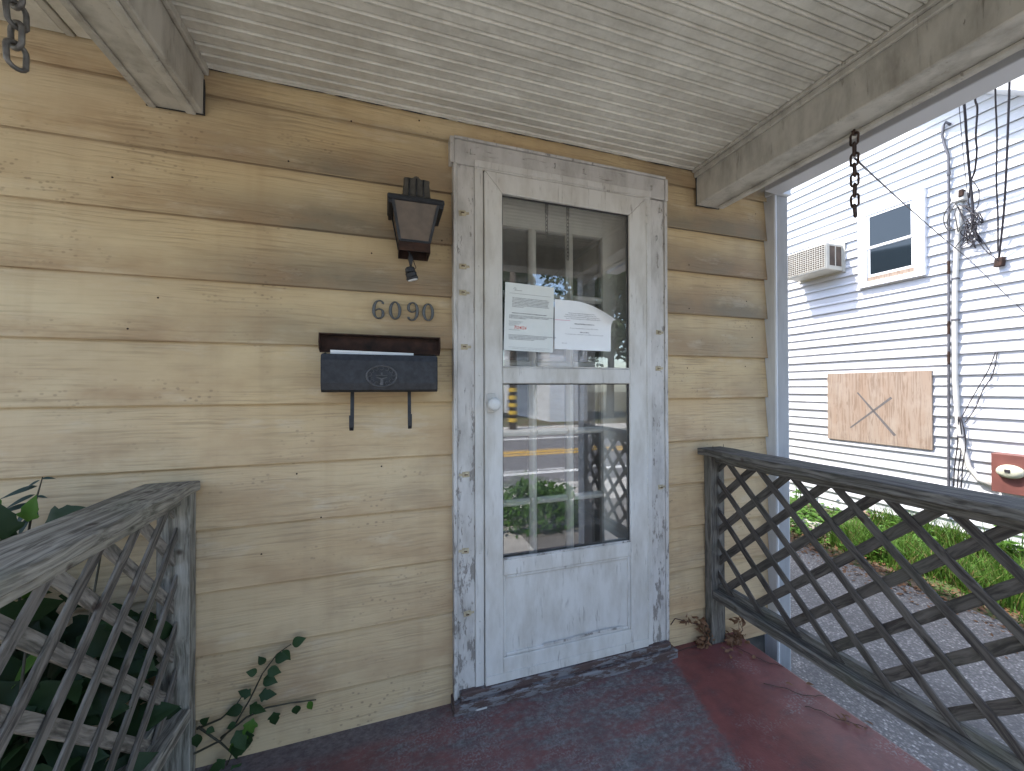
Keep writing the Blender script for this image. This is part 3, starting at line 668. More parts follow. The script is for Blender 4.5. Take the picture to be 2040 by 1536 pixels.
# ------------------------------------------------------------------ wall lantern
L_ = thing('wall_lantern', 'old black wall lantern with tapered panes and a bulb socket dangling below', 'wall lamp')
fz0, fz1 = 1.752, 1.874
B('back_plate', 'black_metal', L_, .055, .135, -.010, .006, 1.735, 1.965, .002)
B('cap', 'black_metal', L_, .003, .190, -.155, -.002, 1.875, 1.893, .004)
B('cap_skirt', 'black_metal', L_, .006, .022, -.150, -.004, 1.862, 1.8748, .002); B('cap_skirt', 'black_metal', L_, .171, .187, -.150, -.004, 1.862, 1.8748, .002)
mb = MB(); hp = []
for x_, z_ in ((.040, 1.8935), (.153, 1.8935), (.146, 1.915), (.142, 1.955), (.144, 1.970), (.126, 1.972), (.112, 1.970), (.104, 1.980), (.094, 1.980), (.086, 1.971), (.070, 1.972), (.056, 1.970), (.058, 1.955), (.053, 1.915)): hp.append((x_, -.118, z_))
mb.prism(hp, (0, .106, 0))
hd = mb.build('hood', 'weathered_hood', L_, .003)
for x_ in (.075, .0985, .122): MB().tube([(x_, -.1185, 1.896), (x_, -.1195, 1.968)], .0028, 6).build('rib', 'black_metal', hd, smooth=True)
ft = [(.021, -.148), (.169, -.148), (.169, -.020), (.021, -.020)]; fb = [(.043, -.122), (.142, -.122), (.142, -.030), (.043, -.030)]
def lp_(q, t): return Vector((q[0][0]*(1-t)+q[1][0]*t, q[0][1]*(1-t)+q[1][1]*t, 0))
for i in range(4):
    MB().tube([(*ft[i], fz1), (*fb[i], fz0)], .0065, 4).build('frame_bar', 'black_metal', L_)
for i in range(3 if False else 4):
    j = (i+1) % 4
    a, b, c, d = Vector((*ft[i], fz1)), Vector((*ft[j], fz1)), Vector((*fb[j], fz0)), Vector((*fb[i], fz0))
    n = (b-a).cross(d-a).normalized()*.003
    MB().prism([a, b, c, d], n).build('pane', 'lamp_glass', L_)
    MB().tube([c, d], .0055, 4).build('frame_bar', 'black_metal', L_)
mb = MB(); mb.box(.040, .145, -.124, -.1215, 1.718, 1.7535); mb.box(.040, .0425, -.121, -.028, 1.718, 1.7535); mb.box(.1425, .145, -.121, -.028, 1.718, 1.7535); mb.box(.043, .142, -.031, -.028, 1.718, 1.7535)
mb.build('bottom_box', 'rust', L_)
MB().tube([(.064, -.09, 1.77), (.068, -.095, 1.735), (.078, -.10, 1.715), (.080, -.10, 1.70), (.081, -.10, 1.667)], [.0022, .0025, .004, .0095, .0025], 7).build('wire', 'black_metal', L_, smooth=True)
MB().tube([(.072, -.09, 1.765), (.076, -.098, 1.715), (.090, -.10, 1.69), (.098, -.10, 1.668), (.090, -.10, 1.664)], .0016, 5).build('wire', 'chain', L_, smooth=True)
so = MB().lathe([(.010, .022), (.016, .018), (.0175, .006), (.016, .004), (.0195, 0), (.0185, -.012), (.021, -.016), (.0195, -.022)], 14).build('socket', 'black_metal', L_); so.location = (.081, -.10, 1.648); so.rotation_euler = (.1, -.28, 0)
o = MB().lathe([(.0165, -.0215), (.0165, -.0245)], 14).build('socket_ring', 'paper', so)

# ------------------------------------------------------------------ house numerals
def stroke(pts, ws, depth=.007):
    mb = MB(); pts = [Vector((a, 0, b)) for a, b in pts]; L = len(pts); rings = []
    for i, p in enumerate(pts):
        t = (pts[min(i+1, L-1)]-pts[max(i-1, 0)]).normalized(); nrm = Vector((-t.z, 0, t.x)); w = ws[i]
        rings.append([mb.bm.verts.new(q) for q in (p+nrm*w, p+nrm*w*.8+Vector((0, -depth*.7, 0)), p+nrm*w*.25+Vector((0, -depth, 0)), p-nrm*w*.25+Vector((0, -depth, 0)), p-nrm*w*.8+Vector((0, -depth*.7, 0)), p-nrm*w)])
    for a, b in zip(rings, rings[1:]):
        for k in range(5): mb.bm.faces.new((a[k], a[k+1], b[k+1], b[k]))
    mb.bm.faces.new(rings[0]); mb.bm.faces.new(rings[-1]); return mb
def digit(ch):
    if ch == '0':
        n = 40; pts = [(math.sin(2*math.pi*k/n)*.0165, math.cos(2*math.pi*k/n)*.031) for k in range(n+1)]
        ws = [.0028+.0032*abs(math.sin(2*math.pi*k/n))**1.5 for k in range(n+1)]
    else:
        pts = []; ws = []
        for k in range(8): a = R(20+k*46); pts.append((.013+math.cos(a)*.0028, .0225+math.sin(a)*.0028)); ws.append(.003)
        pts, ws = [], []
        arc = [(.0135, .0215, .0052), (.0145, .0255, .0042), (.0110, .0300, .0030), (.0040, .0325, .0028), (-.0050, .0300, .0034), (-.0115, .0225, .0046), (-.0155, .0110, .0058), (-.0168, -.0030, .0062), (-.0158, -.0150, .0058), (-.0115, -.0255, .0044), (-.0040, -.0315, .0030), (.0045, -.0312, .0030), (.0120, -.0255, .0044), (.0152, -.0150, .0056), (.0135, -.0050, .0048), (.0080, .0010, .0030), (.0010, .0025, .0026), (-.0060, .0000, .0024), (-.0125, -.0065, .0022)]
        # smooth
        for i in range(len(arc)-1):
            p0, p1, p2, p3 = arc[max(i-1, 0)], arc[i], arc[i+1], arc[min(i+2, len(arc)-1)]
            for q in range(3):
                t = q/3; f = [0.5*((2*p1[c])+(-p0[c]+p2[c])*t+(2*p0[c]-5*p1[c]+4*p2[c]-p3[c])*t*t+(-p0[c]+3*p1[c]-3*p2[c]+p3[c])*t**3) for c in range(3)]
                pts.append((f[0], f[1])); ws.append(f[2])
    return stroke(pts, ws).build('house_numeral', 'pewter', None, smooth=True)
for ch, xc, lab in (('6', -.0265, 'grey metal numeral 6 at the start of the house number'), ('0', .0305, 'grey metal numeral 0 between the 6 and the 9'), ('9', .093, 'grey metal numeral 9 in the house number'), ('0', .1495, 'grey metal numeral 0 at the end of the house number')):
    o = digit('6' if ch == '9' else ch)
    o.location = (xc, .0015, 1.5355); o.rotation_euler = (R(-2), R(180) if ch == '9' else 0, 0)
    tag(o, lab, 'house number', 'house number digits')

# ------------------------------------------------------------------ mailbox
mbx = thing('mailbox', 'black wall mailbox with raised rusty lid, oval emblem and two newspaper hooks', 'mailbox')
mb = MB(); mx0, mx1, mz0, mz1 = -.196, .166, 1.238, 1.362
pr = [(-.122, mz1), (-.127, mz1-.02), (-.128, mz0+.03), (-.124, mz0+.008), (-.112, mz0), (-.004, mz0), (-.004, mz1+.01), (-.0065, mz1+.01), (-.0065, mz0+.003), (-.112, mz0+.003), (-.1215, mz0+.011), (-.125, mz0+.03), (-.1245, mz1-.02), (-.1195, mz1)]
mb.prism([(mx0, a, b) for a, b in pr], (mx1-mx0, 0, 0))
body = mb.build('body', 'black_metal', mbx)
for x_ in (mx0-.0025, mx1): MB().prism([(x_, a, b) for a, b in ((-.121, mz1-.003), (-.127, mz1-.02), (-.128, mz0+.03), (-.124, mz0+.008), (-.112, mz0), (-.004, mz0), (-.004, mz1+.01), (-.03, mz1+.012))], (.0025, 0, 0)).build('end_panel', 'black_metal', mbx, .0008)
lid = thing('lid', None, None); lid.parent = mbx; lid.location = (0, -.030, 1.372); lid.rotation_euler = (R(-5), R(.3), 0)
lx0, lx1 = -.215, .187
B('lid_sheet', 'rust', lid, lx0, lx1, -.002, .0005, 0, .062, 0, wob=.0008, cuts=10, axis=0)
B('lid_flange', 'rust', lid, lx0, lx1, -.030, -.0023, .058, .062, 0); B('lid_flange', 'rust', lid, lx0+.002, lx1-.002, -.010, -.0023, .0, .004, 0)
for x_ in (lx0, lx1-.003): MB().prism([(x_, -.0022, 0), (x_, -.026, .010), (x_, -.036, .030), (x_, -.031, .0615), (x_, -.0022, .0615)], (.003, 0, 0)).build('lid_end', 'rust', lid)
for x_ in (-.110, .077):
    mb = MB(); h = [(-.060, 1.242), (-.066, 1.20), (-.070, 1.15), (-.074, 1.125), (-.084, 1.113), (-.097, 1.112), (-.106, 1.122), (-.108, 1.150), (-.106, 1.162)]
    if True:
        rr = []
        for i, (a, b) in enumerate(h):
            t = Vector((0, h[min(i+1, 8)][0]-h[max(i-1, 0)][0], h[min(i+1, 8)][1]-h[max(i-1, 0)][1])).normalized(); n = Vector((0, -t.z, t.y))*.0016
            wd = .006 if i < 6 else .0065
            rr.append([mb.bm.verts.new(Vector((x_+s*wd, a, b))+n*q) for s, q in ((-1, 1), (1, 1), (1, -1), (-1, -1))])
        for a, b in zip(rr, rr[1:]):
            for k in range(4): mb.bm.faces.new((a[k], a[(k+1) % 4], b[(k+1) % 4], b[k]))
        mb.bm.faces.new(rr[0]); mb.bm.faces.new(rr[-1])
    mb.build('newspaper_hook', 'black_metal', mbx, .0006)
em = thing('emblem', None, None); em.parent = mbx; em.location = (-.0145, -.1285, 1.291)
MB().tube([(math.cos(a)*.047, 0, math.sin(a)*.034) for a in [2*math.pi*k/40 for k in range(40)]], .0032, 6, closed=True).build('oval_rim', 'emblem_metal', em, smooth=True)
mb = MB()
for k in range(14):
    a = 2*math.pi*(k+.5)/14; c = Vector((math.cos(a)*.038, 0, math.sin(a)*.026)); rad = .0055
    mb.tube([c+Vector((math.cos(q)*rad, 0, math.sin(q)*rad)) for q in [a+2.2+u*.7 for u in range(7)]], .0013, 5)
mb.build('scrolls', 'emblem_metal', em, smooth=True)
mb = MB(); mb.box(-.019, .019, -.002, .001, .001, .004); mb.prism([(-.017, -.003, -.006), (-.004, -.003, -.010), (-.005, -.003, -.030), (.005, -.003, -.030), (.004, -.003, -.010), (.017, -.003, -.006), (.017, -.003, -.002), (0, -.003, -.007), (-.017, -.003, -.002)], (0, .004, 0)); mb.box(-.003, .003, -.0025, .001, .0045, .012)
mb.build('bird_crest', 'emblem_metal', em, .0006)
o = MB().box(-.131, .131, -.0006, .0006, -.09, 0).build('envelope', 'paper'); o.location = (-.042, -.104, 1.3735); o.rotation_euler = (R(12), R(1.1), 0)
tag(o, 'white envelope sticking out of the open black mailbox', 'envelope')

# ------------------------------------------------------------------ paper notices on the glass
def text(body, size, x, z, parent, mat='ink', align='LEFT', y=-.0009, spacing=1.0, bold=0, shear=0):
    cu = bpy.data.curves.new('txt', 'FONT'); cu.body = body; cu.size = size; cu.align_x = align; cu.space_line = spacing; cu.resolution_u = 1; cu.offset = bold; cu.shear = shear
    to = bpy.data.objects.new('txt', cu); COL.objects.link(to)
    dg = bpy.context.evaluated_depsgraph_get(); me = bpy.data.meshes.new_from_object(to.evaluated_get(dg)); bpy.data.objects.remove(to)
    me.materials.clear(); me.transform(Matrix.Rotation(R(90), 4, 'X'))
    o = link('printed_text', me, mat, parent); o.location = (x, y, z); return o
k1 = Vector((.5475, 0, 1.5305)); N1 = MB().box(-.1045, .1045, -.0003, .0003, -.134, .134).build('paper_notice', 'paper_grey'); N1.location = (.5455, -.0262, 1.5305); N1.rotation_euler = (0, R(1.6), 0)
tag(N1, 'tall white printed notice with red handwritten date on the door glass', 'notice', 'notices on the door glass')
p1 = ["This communication is from a debt collector. It is an attempt to collect a", "debt and any information obtained will be used for that purpose. However,", "if you are currently in bankruptcy or your account has been discharged in", "Mortgage balance, the lender is not enforcing a debt against you as your", "personal obligation but is seeking to enforce its rights under the security", "agreement or property lien. The notice that the entry made is intended for", "security purposes only."]
text('\n'.join(p1), .0052, -.074, .074, N1, spacing=1.12, bold=.00012)
text("IMPORTANT NOTICE ABOUT PROPERTY OR POSSIBLE ABANDONMENT", .0046, 0, .0135, N1, 'ink', 'CENTER', bold=.0002)
text("A REPRESENTATIVE OF OUR COMPANY HAS VISITED THIS PROPERTY AND HAS FOUND THAT THE\nPROPERTY IS UNOCCUPIED. IF YOU ARE CURRENTLY A RESIDENT OF THE PROPERTY,\nPLEASE CONTACT US IMMEDIATELY.", .0044, -.086, .004, N1, spacing=1.2, bold=.0001)
text("Home Mortgage Solutions Inc.\n3700 Technology Dr. NE\nMoorhead, MN 76010\n(800) 555-0000", .0048, -.086, -.0195, N1, spacing=1.12)
text("7/24/26", .0175, -.066, -.0475, N1, 'red_ink', shear=.25, bold=.0001)
text("DATE OF INSPECTION", .0046, -.086, -.0535, N1)
text("IF YOU DO NOT CONTACT THE NUMBER ABOVE WITHIN TWO DAYS A RELEVANT FOLLOW UP AND\nDATE OF THIS NOTICE, THE ENTRY TO SECURE PROCEDURES MAY INCLUDE THE\nPROPERTY ABANDONED AND MAY BE SECURED. THE PROPERTY INCLUDING\nCHANGING THE LOCKS WITHOUT A COURT ORDER.", .0044, -.086, -.0735, N1, spacing=1.25, bold=.0001)
text("This is an attempt to collect a debt and any information obtained will be used for that purpose.", .0036, 0, -.1265, N1, 'ink', 'CENTER')
B('letterhead_rule', 'ink', N1, -.086, .090, -.0008, -.0004, .0925, .0932, 0); B('footer_rule', 'ink', N1, -.086, .090, -.0008, -.0004, -.1205, -.1200, 0)
mb = MB(); mb.tube([(-.070, -.0008, .110), (-.064, -.0008, .117), (-.058, -.0008, .110), (-.066, -.0008, .106), (-.034, -.0008, .1055)], .0006, 5); mb.build('letterhead_logo', 'ink', N1)
# second, wider sheet with its upper right corner curling off
nu, nv = 14, 12; mb = MB(); wd, ht = .264, .205; gridv = []
def n2pt(u, v):
    x = -wd/2+wd*u; z = -ht/2+ht*v
    d = max(0, (u-.42)/.58+(v-.5)/.5-.82)      # distance into the corner
    y = -.05*d*d; x -= .012*d*d; z -= .060*d*d
    return (x, y, z)
gridv = [[mb.bm.verts.new(n2pt(i/nu, j/nv)) for j in range(nv+1)] for i in range(nu+1)]
for i in range(nu):
    for j in range(nv): mb.bm.faces.new((gridv[i][j], gridv[i+1][j], gridv[i+1][j+1], gridv[i][j+1]))
N2 = mb.build('paper_notice', 'paper', None, smooth=True); N2.location = (.7885, -.0240, 1.5105); N2.rotation_euler = (0, R(.7), 0)
tag(N2, 'wide white notice with curled upper corner on the door glass', 'notice', 'notices on the door glass')
text("This property is under the management of National Field\nRepresentatives, Inc. When it is available for sale, arrangements to\ninspect this property may be made through a real estate broker of your\nchoice. The property may not be available and is offered for sale.", .0066, .005, .048, N2, 'ink', 'CENTER', y=-.0016, spacing=1.15)
text("National Field Representatives, Inc.", .0066, .005, .0045, N2, 'ink', 'CENTER', bold=.0002)
text("In case of emergency please contact 1-800-639-2151", .0062, .005, -.014, N2, 'ink', 'CENTER')
text("After you Move", .0066, .005, -.030, N2, 'ink', 'CENTER', bold=.0002, shear=.2)
text("For any legal matters contact please contact (NFR) at 800-639-2151 x1234", .0058, .005, -.039, N2, 'ink', 'CENTER')
text("NFR FORM", .0048, -.10, -.078, N2, 'ink')
B('ink_smear', 'pink_ink', N2, -.131, -.062, -.0008, -.0004, .0175, .0195, 0)

# ------------------------------------------------------------------ plants
def leaf_mesh(name, mat, L=.06, Wd=.04, lobes=0, fold=.25):
    mb = MB(); n = 12 if lobes else 8; prof = []
    for i in range(n+1):
        t = i/n; w = math.sin(math.pi*min(1, t**.72))*Wd/2*(1-.2*t)
        if lobes: w = Wd/2*max(math.sin(math.pi*t**.8)*.72, 1.05*math.exp(-((t-.22)/.11)**2), .80*math.exp(-((t-.52)/.12)**2))*(1-.15*t) if 0 < t < 1 else 0
        prof.append((t*L-(.10*L*math.exp(-((t-.2)/.1)**2) if lobes else 0)*0, w))
    c = [mb.bm.verts.new((0, y, -.16*L*(y/L)**2)) for y, w in prof]
    for s in (1, -1):
        m = [mb.bm.verts.new((s*max(w*.55, .0003), y+.02*L, w*fold*.75-.16*L*(y/L)**2)) for y, w in prof]
        e = [mb.bm.verts.new((s*max(w, .0004), y+(.06*L if lobes else 0)*(w/Wd*2), w*fold*.9-.16*L*(y/L)**2-.05*w)) for y, w in prof]
        for i in range(n):
            for p, q in ((c, m), (m, e)): mb.bm.faces.new((p[i], p[i+1], q[i+1], q[i]) if s > 0 else (p[i+1], p[i], q[i], q[i+1]))
    o = mb.build(name, mat, smooth=True); me = o.data; bpy.data.objects.remove(o); return me
LM = {k: leaf_mesh('leaf', *a) for k, a in {'small': ('leaf_dark', .040, .032), 'mid': ('leaf_dark', .052, .040, 1), 'big': ('leaf_deep', .115, .09, 1), 'long': ('leaf_blue', .085, .027), 'fresh': ('leaf_fresh', .05, .03), 'bigfresh': ('leaf_fresh', .10, .07, 1), 'dry': ('dry', .026, .013, 0, .6)}.items()}
def put_leaf(me, p, d, nrm, parent, sc=1, name='leaf'):
    d = Vector(d).normalized(); z = Vector(nrm); z = (z-d*z.dot(d)).normalized(); x = d.cross(z)
    o = link(name, me, None, parent)
    o.matrix_world = Matrix(((x.x*sc, d.x*sc, z.x*sc, p[0]), (x.y*sc, d.y*sc, z.y*sc, p[1]), (x.z*sc, d.z*sc, z.z*sc, p[2]), (0, 0, 0, 1)))
    return o
random.seed(3)
# creeping vine on the clapboards near the floor
vine = thing('creeping_vine', 'green creeping vine with small round leaves climbing the clapboards above the floor', 'plant')
def V(px, py, y=-.014): return on_y(px, py, y)
stems = [[(300, 1536), (390, 1500), (440, 1475), (470, 1440), (497, 1395), (523, 1342), (552, 1303), (580, 1283)],
         [(392, 1452), (440, 1432), (470, 1405), (480, 1390)], [(395, 1448), (440, 1480), (462, 1500), (450, 1530)], [(440, 1470), (490, 1430), (530, 1410), (580, 1400), (630, 1394)]]
for sidx, st_ in enumerate(stems):
    MB().tube([V(*p) for p in st_], [.0035-.002*i/len(st_) for i in range(len(st_))], 6).build('stem', 'stem', vine, smooth=True)
for px, py, ang, k, sc in ((582, 1283, 20, 'small', .8), (563, 1296, -50, 'small', .75), (548, 1310, -5, 'small', .8), (527, 1322, 120, 'small', .6), (533, 1335, -25, 'small', .8), (525, 1352, -15, 'small', .85), (512, 1340, 150, 'small', .6), (500, 1385, 150, 'mid', .6), (515, 1385, -10, 'mid', .75), (497, 1405, -25, 'mid', .8), (484, 1408, 190, 'small', .9), (470, 1440, 200, 'small', .5), (545, 1418, -85, 'mid', .75), (590, 1405, -90, 'small', .7), (614, 1398, -70, 'fresh', .55), (505, 1430, -110, 'bigfresh', .5), (470, 1455, -60, 'mid', .95), (492, 1455, -90, 'mid', .9), (480, 1470, -130, 'fresh', .8), (400, 1442, 40, 'small', .6), (412, 1452, -40, 'small', .5), (458, 1500, 20, 'mid', .9), (450, 1512, -150, 'mid', .75), (462, 1525, -60, 'mid', .8), (447, 1530, 200, 'small', .8), (392, 1462, -90, 'small', .8)):
    a = R(ang); put_leaf(LM[k], V(px, py, -.02+random.uniform(-.015, 0)), (math.cos(a), random.uniform(-.4, .1), math.sin(a)), (random.uniform(-.4, .4), -1, random.uniform(.1, .8)), vine, sc*1.35)
# larger climber behind the left railing
clm = thing('climbing_plant', 'dense dark leafy climber growing behind the left lattice railing', 'plant')
for i in range(7):
    x, y = random.uniform(-1.15, -.72), random.uniform(-.5, -.06); p = [(x, y, GZ-.03)]
    for k in range(6): p.append((p[-1][0]+random.uniform(-.07, .07), min(-.03, p[-1][1]+random.uniform(-.06, .06)), GZ+(k+1)*random.uniform(.16, .22)))
    MB().tube(p, [.007-.0008*q for q in range(7)], 6).build('stem', 'stem', clm, smooth=True)
for i in range(1000):
    x = -.67-.55*random.random()**1.3; y = random.uniform(-.62, -.02); top = .62+.9*min(.26, -.67-x)+.25*mnoise.noise(Vector((x*3, y*3, 0)))
    z = GZ+.02+(top-GZ)*random.random()**.75
    a = random.uniform(0, 6.28); k = random.choice(('big', 'big', 'mid', 'big', 'bigfresh') if random.random() < .25 else ('big', 'big', 'mid'))
    if x > -.78 and z > .90: continue
    put_leaf(LM[k], (x, y, z), (math.cos(a), math.sin(a), random.uniform(-.8, .1)), (random.uniform(-.5, .6), -.7, random.uniform(.2, 1)), clm, random.uniform(.8, 1.25))
for px, py, ang, k, sc, y in ((55, 1040, 75, 'bigfresh', .7, -.16), (20, 1050, 200, 'big', .9, -.16), (40, 1070, -30, 'big', .9, -.18), (85, 1050, 25, 'big', 1.0, -.14), (5, 1020, 150, 'bigfresh', .8, -.16), (15, 1075, 100, 'big', .9, -.2)):
    a = R(ang); put_leaf(LM[k], V(px, py, y), (math.cos(a), -.2, math.sin(a)), (.2, -1, .7), clm, sc)
spr = thing('leafy_sprig', 'blue green sprig of narrow leaves rising above the left railing', 'plant')
sp = [V(40, 1180, -.10), V(52, 1090, -.09), V(62, 1030, -.07), V(75, 985, -.06), V(85, 950, -.05)]
MB().tube([(sp[0].x-.02, -.12, GZ-.02)]+sp, [.004, .003, .003, .0025, .002, .0012], 6).build('stem', 'stem', spr, smooth=True)
for px, py, ang, sc in ((84, 953, 5, .42), (80, 956, 215, .45), (75, 968, 195, .85), (73, 988, -5, .35), (70, 985, 205, .75), (66, 1003, 190, .85), (60, 1012, 240, .7), (60, 1028, 250, .7), (64, 1010, -50, .4)):
    a = R(ang); put_leaf(LM['long'], V(px, py, -.075), (math.cos(a), -.35, math.sin(a)), (random.uniform(-.2, .2), -.6, 1), spr, sc)

# withered vine and dead leaves at the right post
def dry_clump(name, label, pts, n, sp_, stem):
    t = thing(name, label, 'dead plant')
    for s_ in stem: MB().tube(s_, [.0022]*(len(s_)-1)+[.0008], 5).build('stem', 'dry_stem', t, smooth=True)
    for i in range(n):
        b = random.choice(pts); p = Vector(b)+Vector((random.gauss(0, sp_), random.gauss(0, sp_*.6), abs(random.gauss(0, sp_))))
        p.y = min(p.y, -.016); p.z = max(p.z, FZ+.004)
        put_leaf(LM['dry'], p, (random.uniform(-1, 1), random.uniform(-1, 1), random.uniform(-.8, .5)), (random.uniform(-1, 1), -1, random.uniform(0, 1)), t, random.uniform(.6, 1.4))
    return t
w1 = [on_y(1345, 1232, -.02), on_y(1368, 1238, -.02), on_y(1395, 1245, -.02), on_y(1405, 1262, -.024), on_y(1400, 1283, -.028)]
dry_clump('withered_vine', 'brown withered vine between the door casing and the railing post', [w1[1], w1[2], w1[3], w1[3], w1[4], w1[4], w1[4]], 85, .018, [[on_y(1336, 1245, -.018), w1[0], w1[1], w1[2], w1[3], w1[4]], [w1[4], on_z(1365, 1292, .054), on_z(1345, 1300, .054)]])
w2 = [on_z(1458, 1282, .055), on_z(1472, 1278, .055), on_z(1465, 1272, .055)]; tip = on_y(1472, 1236, -.03)
dry_clump('withered_vine', 'brown withered sprig rising from the floor outside the railing post', w2+w2+[tip], 85, .018, [[w2[0], w2[1], tip], [w2[2], on_y(1480, 1255, -.02), tip]])
for stx, lab in (([(1466, 1290), (1500, 1306), (1530, 1320), (1560, 1328)], 'thin brown runner creeping over red floor by the railing post'), ([(1520, 1362), (1560, 1370), (1600, 1385), (1645, 1387)], 'long brown runner lying along the red floor edge'), ([(1605, 1408), (1640, 1418), (1665, 1432), (1700, 1442), (1728, 1450)], 'knotty brown runner with crumpled leaves near the floor edge')):
    t = thing('dry_runner', lab, 'dead plant'); pts = [on_z(a, b, FZ+.0035) for a, b in stx]; pts = [Vector((min(p.x, 1.622), p.y, p.z)) for p in pts]
    fine = []
    for a, b in zip(pts, pts[1:]):
        for q in range(4): pq = a.lerp(b, q/4); fine.append(pq+Vector((random.uniform(-.004, .004), random.uniform(-.004, .004), random.uniform(0, .002))))
    MB().tube(fine+[pts[-1]], .0016, 5).build('stem', 'dry_stem', t, smooth=True)
    if 'knotty' in lab:
        for i in range(12): p = pts[3]+Vector((random.uniform(-.03, .02), random.uniform(-.03, .03), .005)); put_leaf(LM['dry'], p, (random.uniform(-1, 1), random.uniform(-1, 1), .3), (0, 0, 1), t, random.uniform(.5, .9))
for px, py in ((1456, 1306), (1480, 1304), (1444, 1299), (1462, 1296), (1500, 1312), (1565, 1360), (1606, 1362), (1436, 1291), (1740, 1445)):
    p = on_z(px, py, FZ+.006); o = put_leaf(LM['dry'], p, (random.uniform(-1, 1), random.uniform(-1, 1), .15), (.2, -.4, 1), None, random.uniform(.8, 1.15), 'dead_leaf')
    tag(o, 'curled brown dead leaf lying on the red porch floor', 'leaf', 'dead leaves on the porch floor')
p = on_z(958, 1411, FZ+.004)
o = B('paint_chip', 'casing', None, -.022, .022, -.006, .006, 0, .006, .002, wob=.003, cuts=5, axis=0); o.location = (p.x, p.y, FZ); tag(o, 'small grey chip lying on the floor below the door sill', 'debris')

# ------------------------------------------------------------------ neighbour's house
nb = thing('neighbour_house', 'white vinyl sided house across the driveway with a sloping roof edge', 'house', None, (0, 0, 0))
YN0, YN1 = -1.6, 9.0
z_ref = on_x(2040, 697, XN).z
cw = .0998
XR = XN-.26
ra, rb = on_x(1952, 177, XR), on_x(2040, 181, XR); slope = (ra.z-rb.z)/(ra.y-rb.y)
def rake_z(y): return ra.z+(y-ra.y)*slope
def ytop(z): return ra.y+(z-ra.z)/slope    # wall exists for y greater than this
k0 = math.floor((z_ref-(GZ-.05))/(2*cw)); zb = z_ref-k0*2*cw
nwall = MB().box(XN+.012, XN+.15, YN0, YN1, GZ-.3, 2.15).prism([(XN+.012, YN1, 2.151), (XN+.012, YN1, 6.5), (XN+.012, ytop(6.5), 6.5), (XN+.012, max(YN0, ytop(2.151)), 2.151)], (.138, 0, 0)).build('side_wall', 'vinyl', nb)
z = zb
i = 0
while z < 6.6:
    ys = max(YN0, ytop(z)-.02); ys2 = max(YN0, ytop(z+2*cw)-.02)
    mb = MB(); pr = [(XN-.0140, z), (XN+.010, z+.006), (XN+.010, z+2*cw-.001), (XN+.0035, z+2*cw-.001), (XN+.001, z+cw+.03), (XN-.0105, z+cw+.008), (XN-.0105, z+cw), (XN+.001, z+cw-.001), (XN+.0015, z+cw-.03), (XN-.0140, z+.010)]
    a = [mb.bm.verts.new((x_, ys+(ys2-ys)*(z_-z)/(2*cw), z_)) for x_, z_ in pr]; b = [mb.bm.verts.new((x_, YN1, z_)) for x_, z_ in pr]; n = len(pr)
    for q in range(n): mb.bm.faces.new((a[q], a[(q+1) % n], b[(q+1) % n], b[q]))
    mb.bm.faces.new(a); mb.bm.faces.new(b[::-1]); mb.build('siding_panel', 'vinyl', nwall); z += 2*cw; i += 1
# roof with rake overhang
def rk(y, off=0): return rake_z(y)+off
ysh, yph = -2.2, 4.0
mb = MB(); mb.prism([(XR, ysh, rk(ysh)+.03), (XR, yph, rk(yph)+.03), (XR, yph, rk(yph)+.21), (XR, ysh, rk(ysh)+.21)], (7, 0, 0))
rf = mb.build('roof', 'roof', nb)
MB().prism([(XR-.02, ysh, rk(ysh)), (XR-.02, yph, rk(yph)), (XR-.02, yph, rk(yph)+.17), (XR-.02, ysh, rk(ysh)+.17)], (.0195, 0, 0)).build('rake_board', 'trim_white', rf)
MB().prism([(XR, ysh, rk(ysh)+.008), (XR, yph, rk(yph)+.008), (XR, yph, rk(yph)+.028), (XR, ysh, rk(ysh)+.028)], (.255, 0, 0)).build('rake_soffit', 'trim_white', rf)
# window
wn_ = thing('window', None, None); wn_.parent = nb
y0, y1, z0, z1 = .940, 1.522, 2.378, 3.266; tw = .085
B('window_frame', 'trim_white', wn_, XN-.044, XN+.02, y0, y0+tw, z0, z1, .003); B('window_frame', 'trim_white', wn_, XN-.044, XN+.02, y1-tw, y1, z0, z1, .003)
B('window_frame', 'trim_white', wn_, XN-.044, XN+.02, y0+tw+.0005, y1-tw-.0005, z1-tw, z1, .003); B('window_frame', 'trim_white', wn_, XN-.050, XN+.02, y0+tw+.0005, y1-tw-.0005, z0, z0+.055, .003)
B('bottom_board', 'ply', wn_, XN-.032, XN+.011, y0+tw+.001, y1-tw-.001, z0+.056, z0+.105, .002)
zm = 2.80
for za, zb_, xo in ((zm, z1-tw-.001, -.0350), (z0+.106, zm+.02, -.0285)):
    s_ = B('sash', 'trim_white', wn_, XN+xo, XN+.0115+xo, y0+tw+.001, y1-tw-.001, zb_-.026, zb_, .002)
    B('sash_bar', 'trim_white', s_, XN+xo, XN+.0115+xo, y0+tw+.001, y1-tw-.001, za, za+.026, .002)
    B('sash_bar', 'trim_white', s_, XN+xo, XN+.0115+xo, y0+tw+.001, y0+tw+.026, za+.0265, zb_-.0265, .002); B('sash_bar', 'trim_white', s_, XN+xo, XN+.0115+xo, y1-tw-.026, y1-tw-.001, za+.0265, zb_-.0265, .002)
    B('pane', 'win', s_, XN+xo+.005, XN+xo+.008, y0+tw+.0265, y1-tw-.0265, za+.0265, zb_-.0265, 0)
